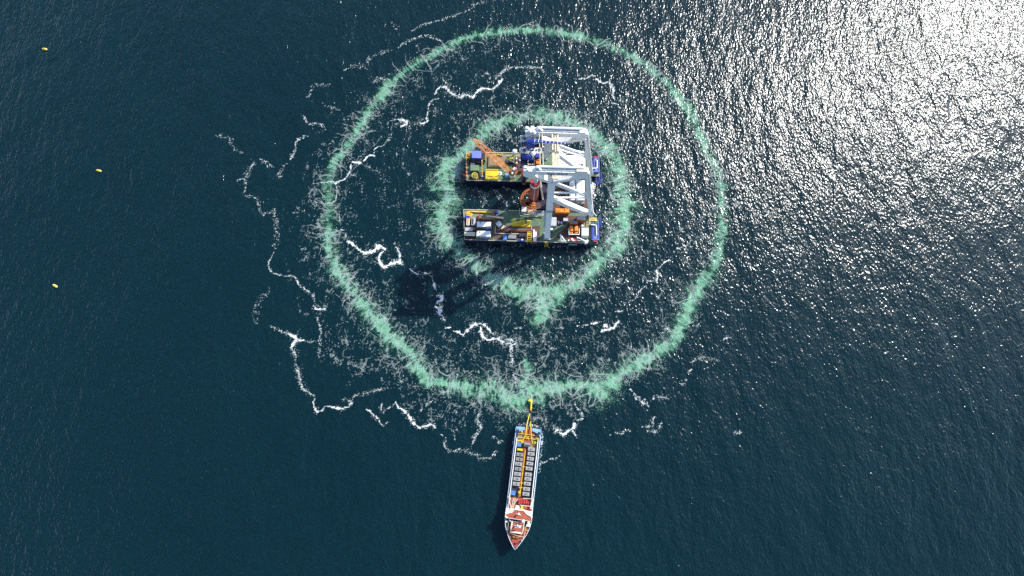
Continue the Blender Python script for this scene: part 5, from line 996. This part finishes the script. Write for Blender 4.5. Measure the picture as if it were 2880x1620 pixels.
lcn = [(k6(474, 1108), 'mid_grey'), (k6(462, 1196), 'mid_grey'), (k6(450, 1283), 'box_grey'), (k6(443, 1376), 'mid_grey'), (k7(412, 20), 'box_grey'), (k7(401, 107), 'box_grey'), (k7(389, 195), 'box_grey')]
for i, (px, m) in enumerate(lcn): comp(U(*px, 7.2), m, "%s compressor box, %s from the stern in the seven-box row" % ("dark grey" if m == 'mid_grey' else "light grey", ORD[i]))
for r, kf, m, nm, lab, cat, zt in (((416, 890, 500, 962), k6, 'bright_blue', "blue_container", "blue container near the supply vessel's stern beside the timber deck", "container", 7.4), ((296, 322, 374, 396), k7, 'bright_blue', "blue_container", "blue container between the grey boxes and the vessel's winch deck", "container", 7.4),
        ((428, 998, 526, 1038), k6, 'yellow', "yellow_skid", "long yellow equipment skid at the stern end of the dark grey boxes", "skid", 7.0), ((742, 872, 798, 910), k6, 'yellow', "yellow_box", "small yellow box on the timber deck at the head of the ten-box row", "box", 6.2)):
    crate(nm, lab, cat, r, zt, m, 'pale_blue' if False else m, kf=kf, yaw=YD, z0=DZ+.26, ribs=4)
for (px, lab, h) in ((k6(514, 690), "small round yellow drum by the yellow stern bar", 1.2), (k6(511, 878), "small yellow drum beside the blue stern container", 1.8), (k6(805, 820), "tall yellow drum at the rail of the stern timber deck", 2.0), (k7(440, 342), "yellow drum beside the blue container near the winch deck", 2.2)):
    q = U(*px, DZ+1.5); o = thing("yellow_drum", lab, "drum", (q.x, q.y, DZ+.26), "yellow drums on the supply vessel"); t = MB(); t.lathe((q.x, q.y, DZ+.26), [(.75, 0), (.75, h)], 14); t.build("body", M['yellow'], o); t = MB(); t.lathe((q.x, q.y, DZ+.26+h), [(.5, 0), (.3, .3)], 10); t.build("cap", M['amber'], o)
# air hoses running from the stern to the ring
def k6z(x, y, z): return U(*k6(x, y), z)
h1 = thing("air_hose", "yellow air hose bending outward over the stern, the longer of the pair", "hose", k6z(655, 350, 0), "yellow air hoses")
t = MB(); t.tube([Vector(p) for p in catmull([k6z(430, 858, DZ+.5), k6z(520, 845, DZ+.6), k6z(560, 800, 5.5), k6z(580, 740, 6.4), k6z(596, 640, 6.6), k6z(606, 560, 5), k6z(625, 470, 1.5), k6z(655, 350, .2)], 1.5)], .34, 8); t.build("yellow_section", M['yellow'], h1)
t = MB(); t.tube([k6z(655, 350, .2), k6z(672, 318, .15), k6z(678, 292, .3)], .42, 8); t.build("black_section", M['dark_steel'], h1)
h2 = thing("air_hose", "yellow air hose running straight back over the stern with a long black end", "hose", k6z(676, 500, 0), "yellow air hoses")
t = MB(); t.tube([Vector(p) for p in catmull([k6z(760, 945, DZ+.5), k6z(712, 905, DZ+.5), k6z(690, 830, 5.2), k6z(684, 740, 6.3), k6z(682, 640, 6.5), k6z(676, 560, 4.5), k6z(673, 500, 1.5)], 1.5)], .32, 8); t.build("yellow_section", M['yellow'], h2)
t = MB(); t.tube([k6z(673, 500, 1.5), k6z(678, 430, .2), k6z(680, 350, .1), k6z(680, 300, .2)], .36, 8); t.build("black_section", M['dark_steel'], h2)
t = MB(); t.tube([k6z(655, 590, 2), k6z(658, 480, .4), k6z(676, 320, .2)], .1, 5); t.build("tow_line", M['cream_paint'], h2)
hf = thing("hose_float", "long yellow hose float with orange end lying in the bubble ring", "float", k6z(682, 210, 0)); t = MB(); t.tube([k6z(675, 285, .6), k6z(690, 128, .6)], .62, 10); t.build("float_body", M['yellow'], hf); t = MB(); t.tube([k6z(674, 293, .6), k6z(677, 262, .6)], .68, 10); t.build("orange_end", M['orange'], hf)
t = MB(); t.box(k6z(668, 108, 0), (2.7, 1.7, 1.2), YD-.3); t.build("float_head", M['yellow'], hf); t = MB(); t.tube([k6z(703, 150, .5), k6z(697, 60, .3), k6z(692, 10, .2)], .16, 6); t.build("tow_line", M['white_paint'], hf)
# three yellow buoys far out on the left
for (x, y, a, lab) in ((125.5, 138, -6, "yellow mooring buoy, the one of three farthest from the supply vessel"), (278, 480, -10, "yellow mooring buoy, the middle one and nearest to the bubble rings"), (155, 804, -28, "yellow mooring buoy tilted more than the others, nearest the supply vessel's side")):
    q = U(x, y, .6); o = thing("mooring_buoy", lab, "buoy", (q.x, q.y, 0), "yellow mooring buoys"); ax = Vector((cos(R(a)), sin(R(a)), 0)); t = MB()
    pr = [(-1.65, .35), (-1.4, .8), (-.9, .95), (0, .85), (.9, .95), (1.4, .8), (1.65, .35)]
    vs = [q+ax*x_+Vector((-ax.y, ax.x, 0))*(r_*cos(2*pi*k/12))+Vector((0, 0, r_*sin(2*pi*k/12))) for x_, r_ in pr for k in range(12)]
    t.add(vs, [(i*12+k, i*12+(k+1) % 12, (i+1)*12+(k+1) % 12, (i+1)*12+k) for i in range(6) for k in range(12)]+[tuple(range(11, -1, -1)), tuple(range(72, 84))]); t.build("float", M['yellow'], o, smooth=True)
    t = MB(); t.beam(q+ax*.0+Vector((0, 0, .8)), q+Vector((0, 0, 1.2)), .5, .5); t.build("lifting_eye", M['amber'], o); t = MB(); t.tube([q+ax*1.55, q+ax*1.85], .5, 10); t.tube([q-ax*1.85, q-ax*1.55], .5, 10); t.build("end_cap", M['white_paint'], o)
# thin anchor wires
for a_, b_, lab in ((P1(1690, 420, 6), U(1683, 345, -1), "thin steel anchor wire leaving the blue platform behind the white deckhouse"), (P1(1520, 1380, 6), U(1684, 860, -1), "thin steel anchor wire leaving the white capstan towards the lower bubble ring"), (P1(170, 1340, 6), U(1288, 760, -1), "thin steel anchor wire leaving the open hull corner by the cream crate")):
    o = thing("anchor_wire", lab, "wire", a_); t = MB(); t.tube([a_, b_], .09, 5); t.build("wire", M['mid_grey'], o)
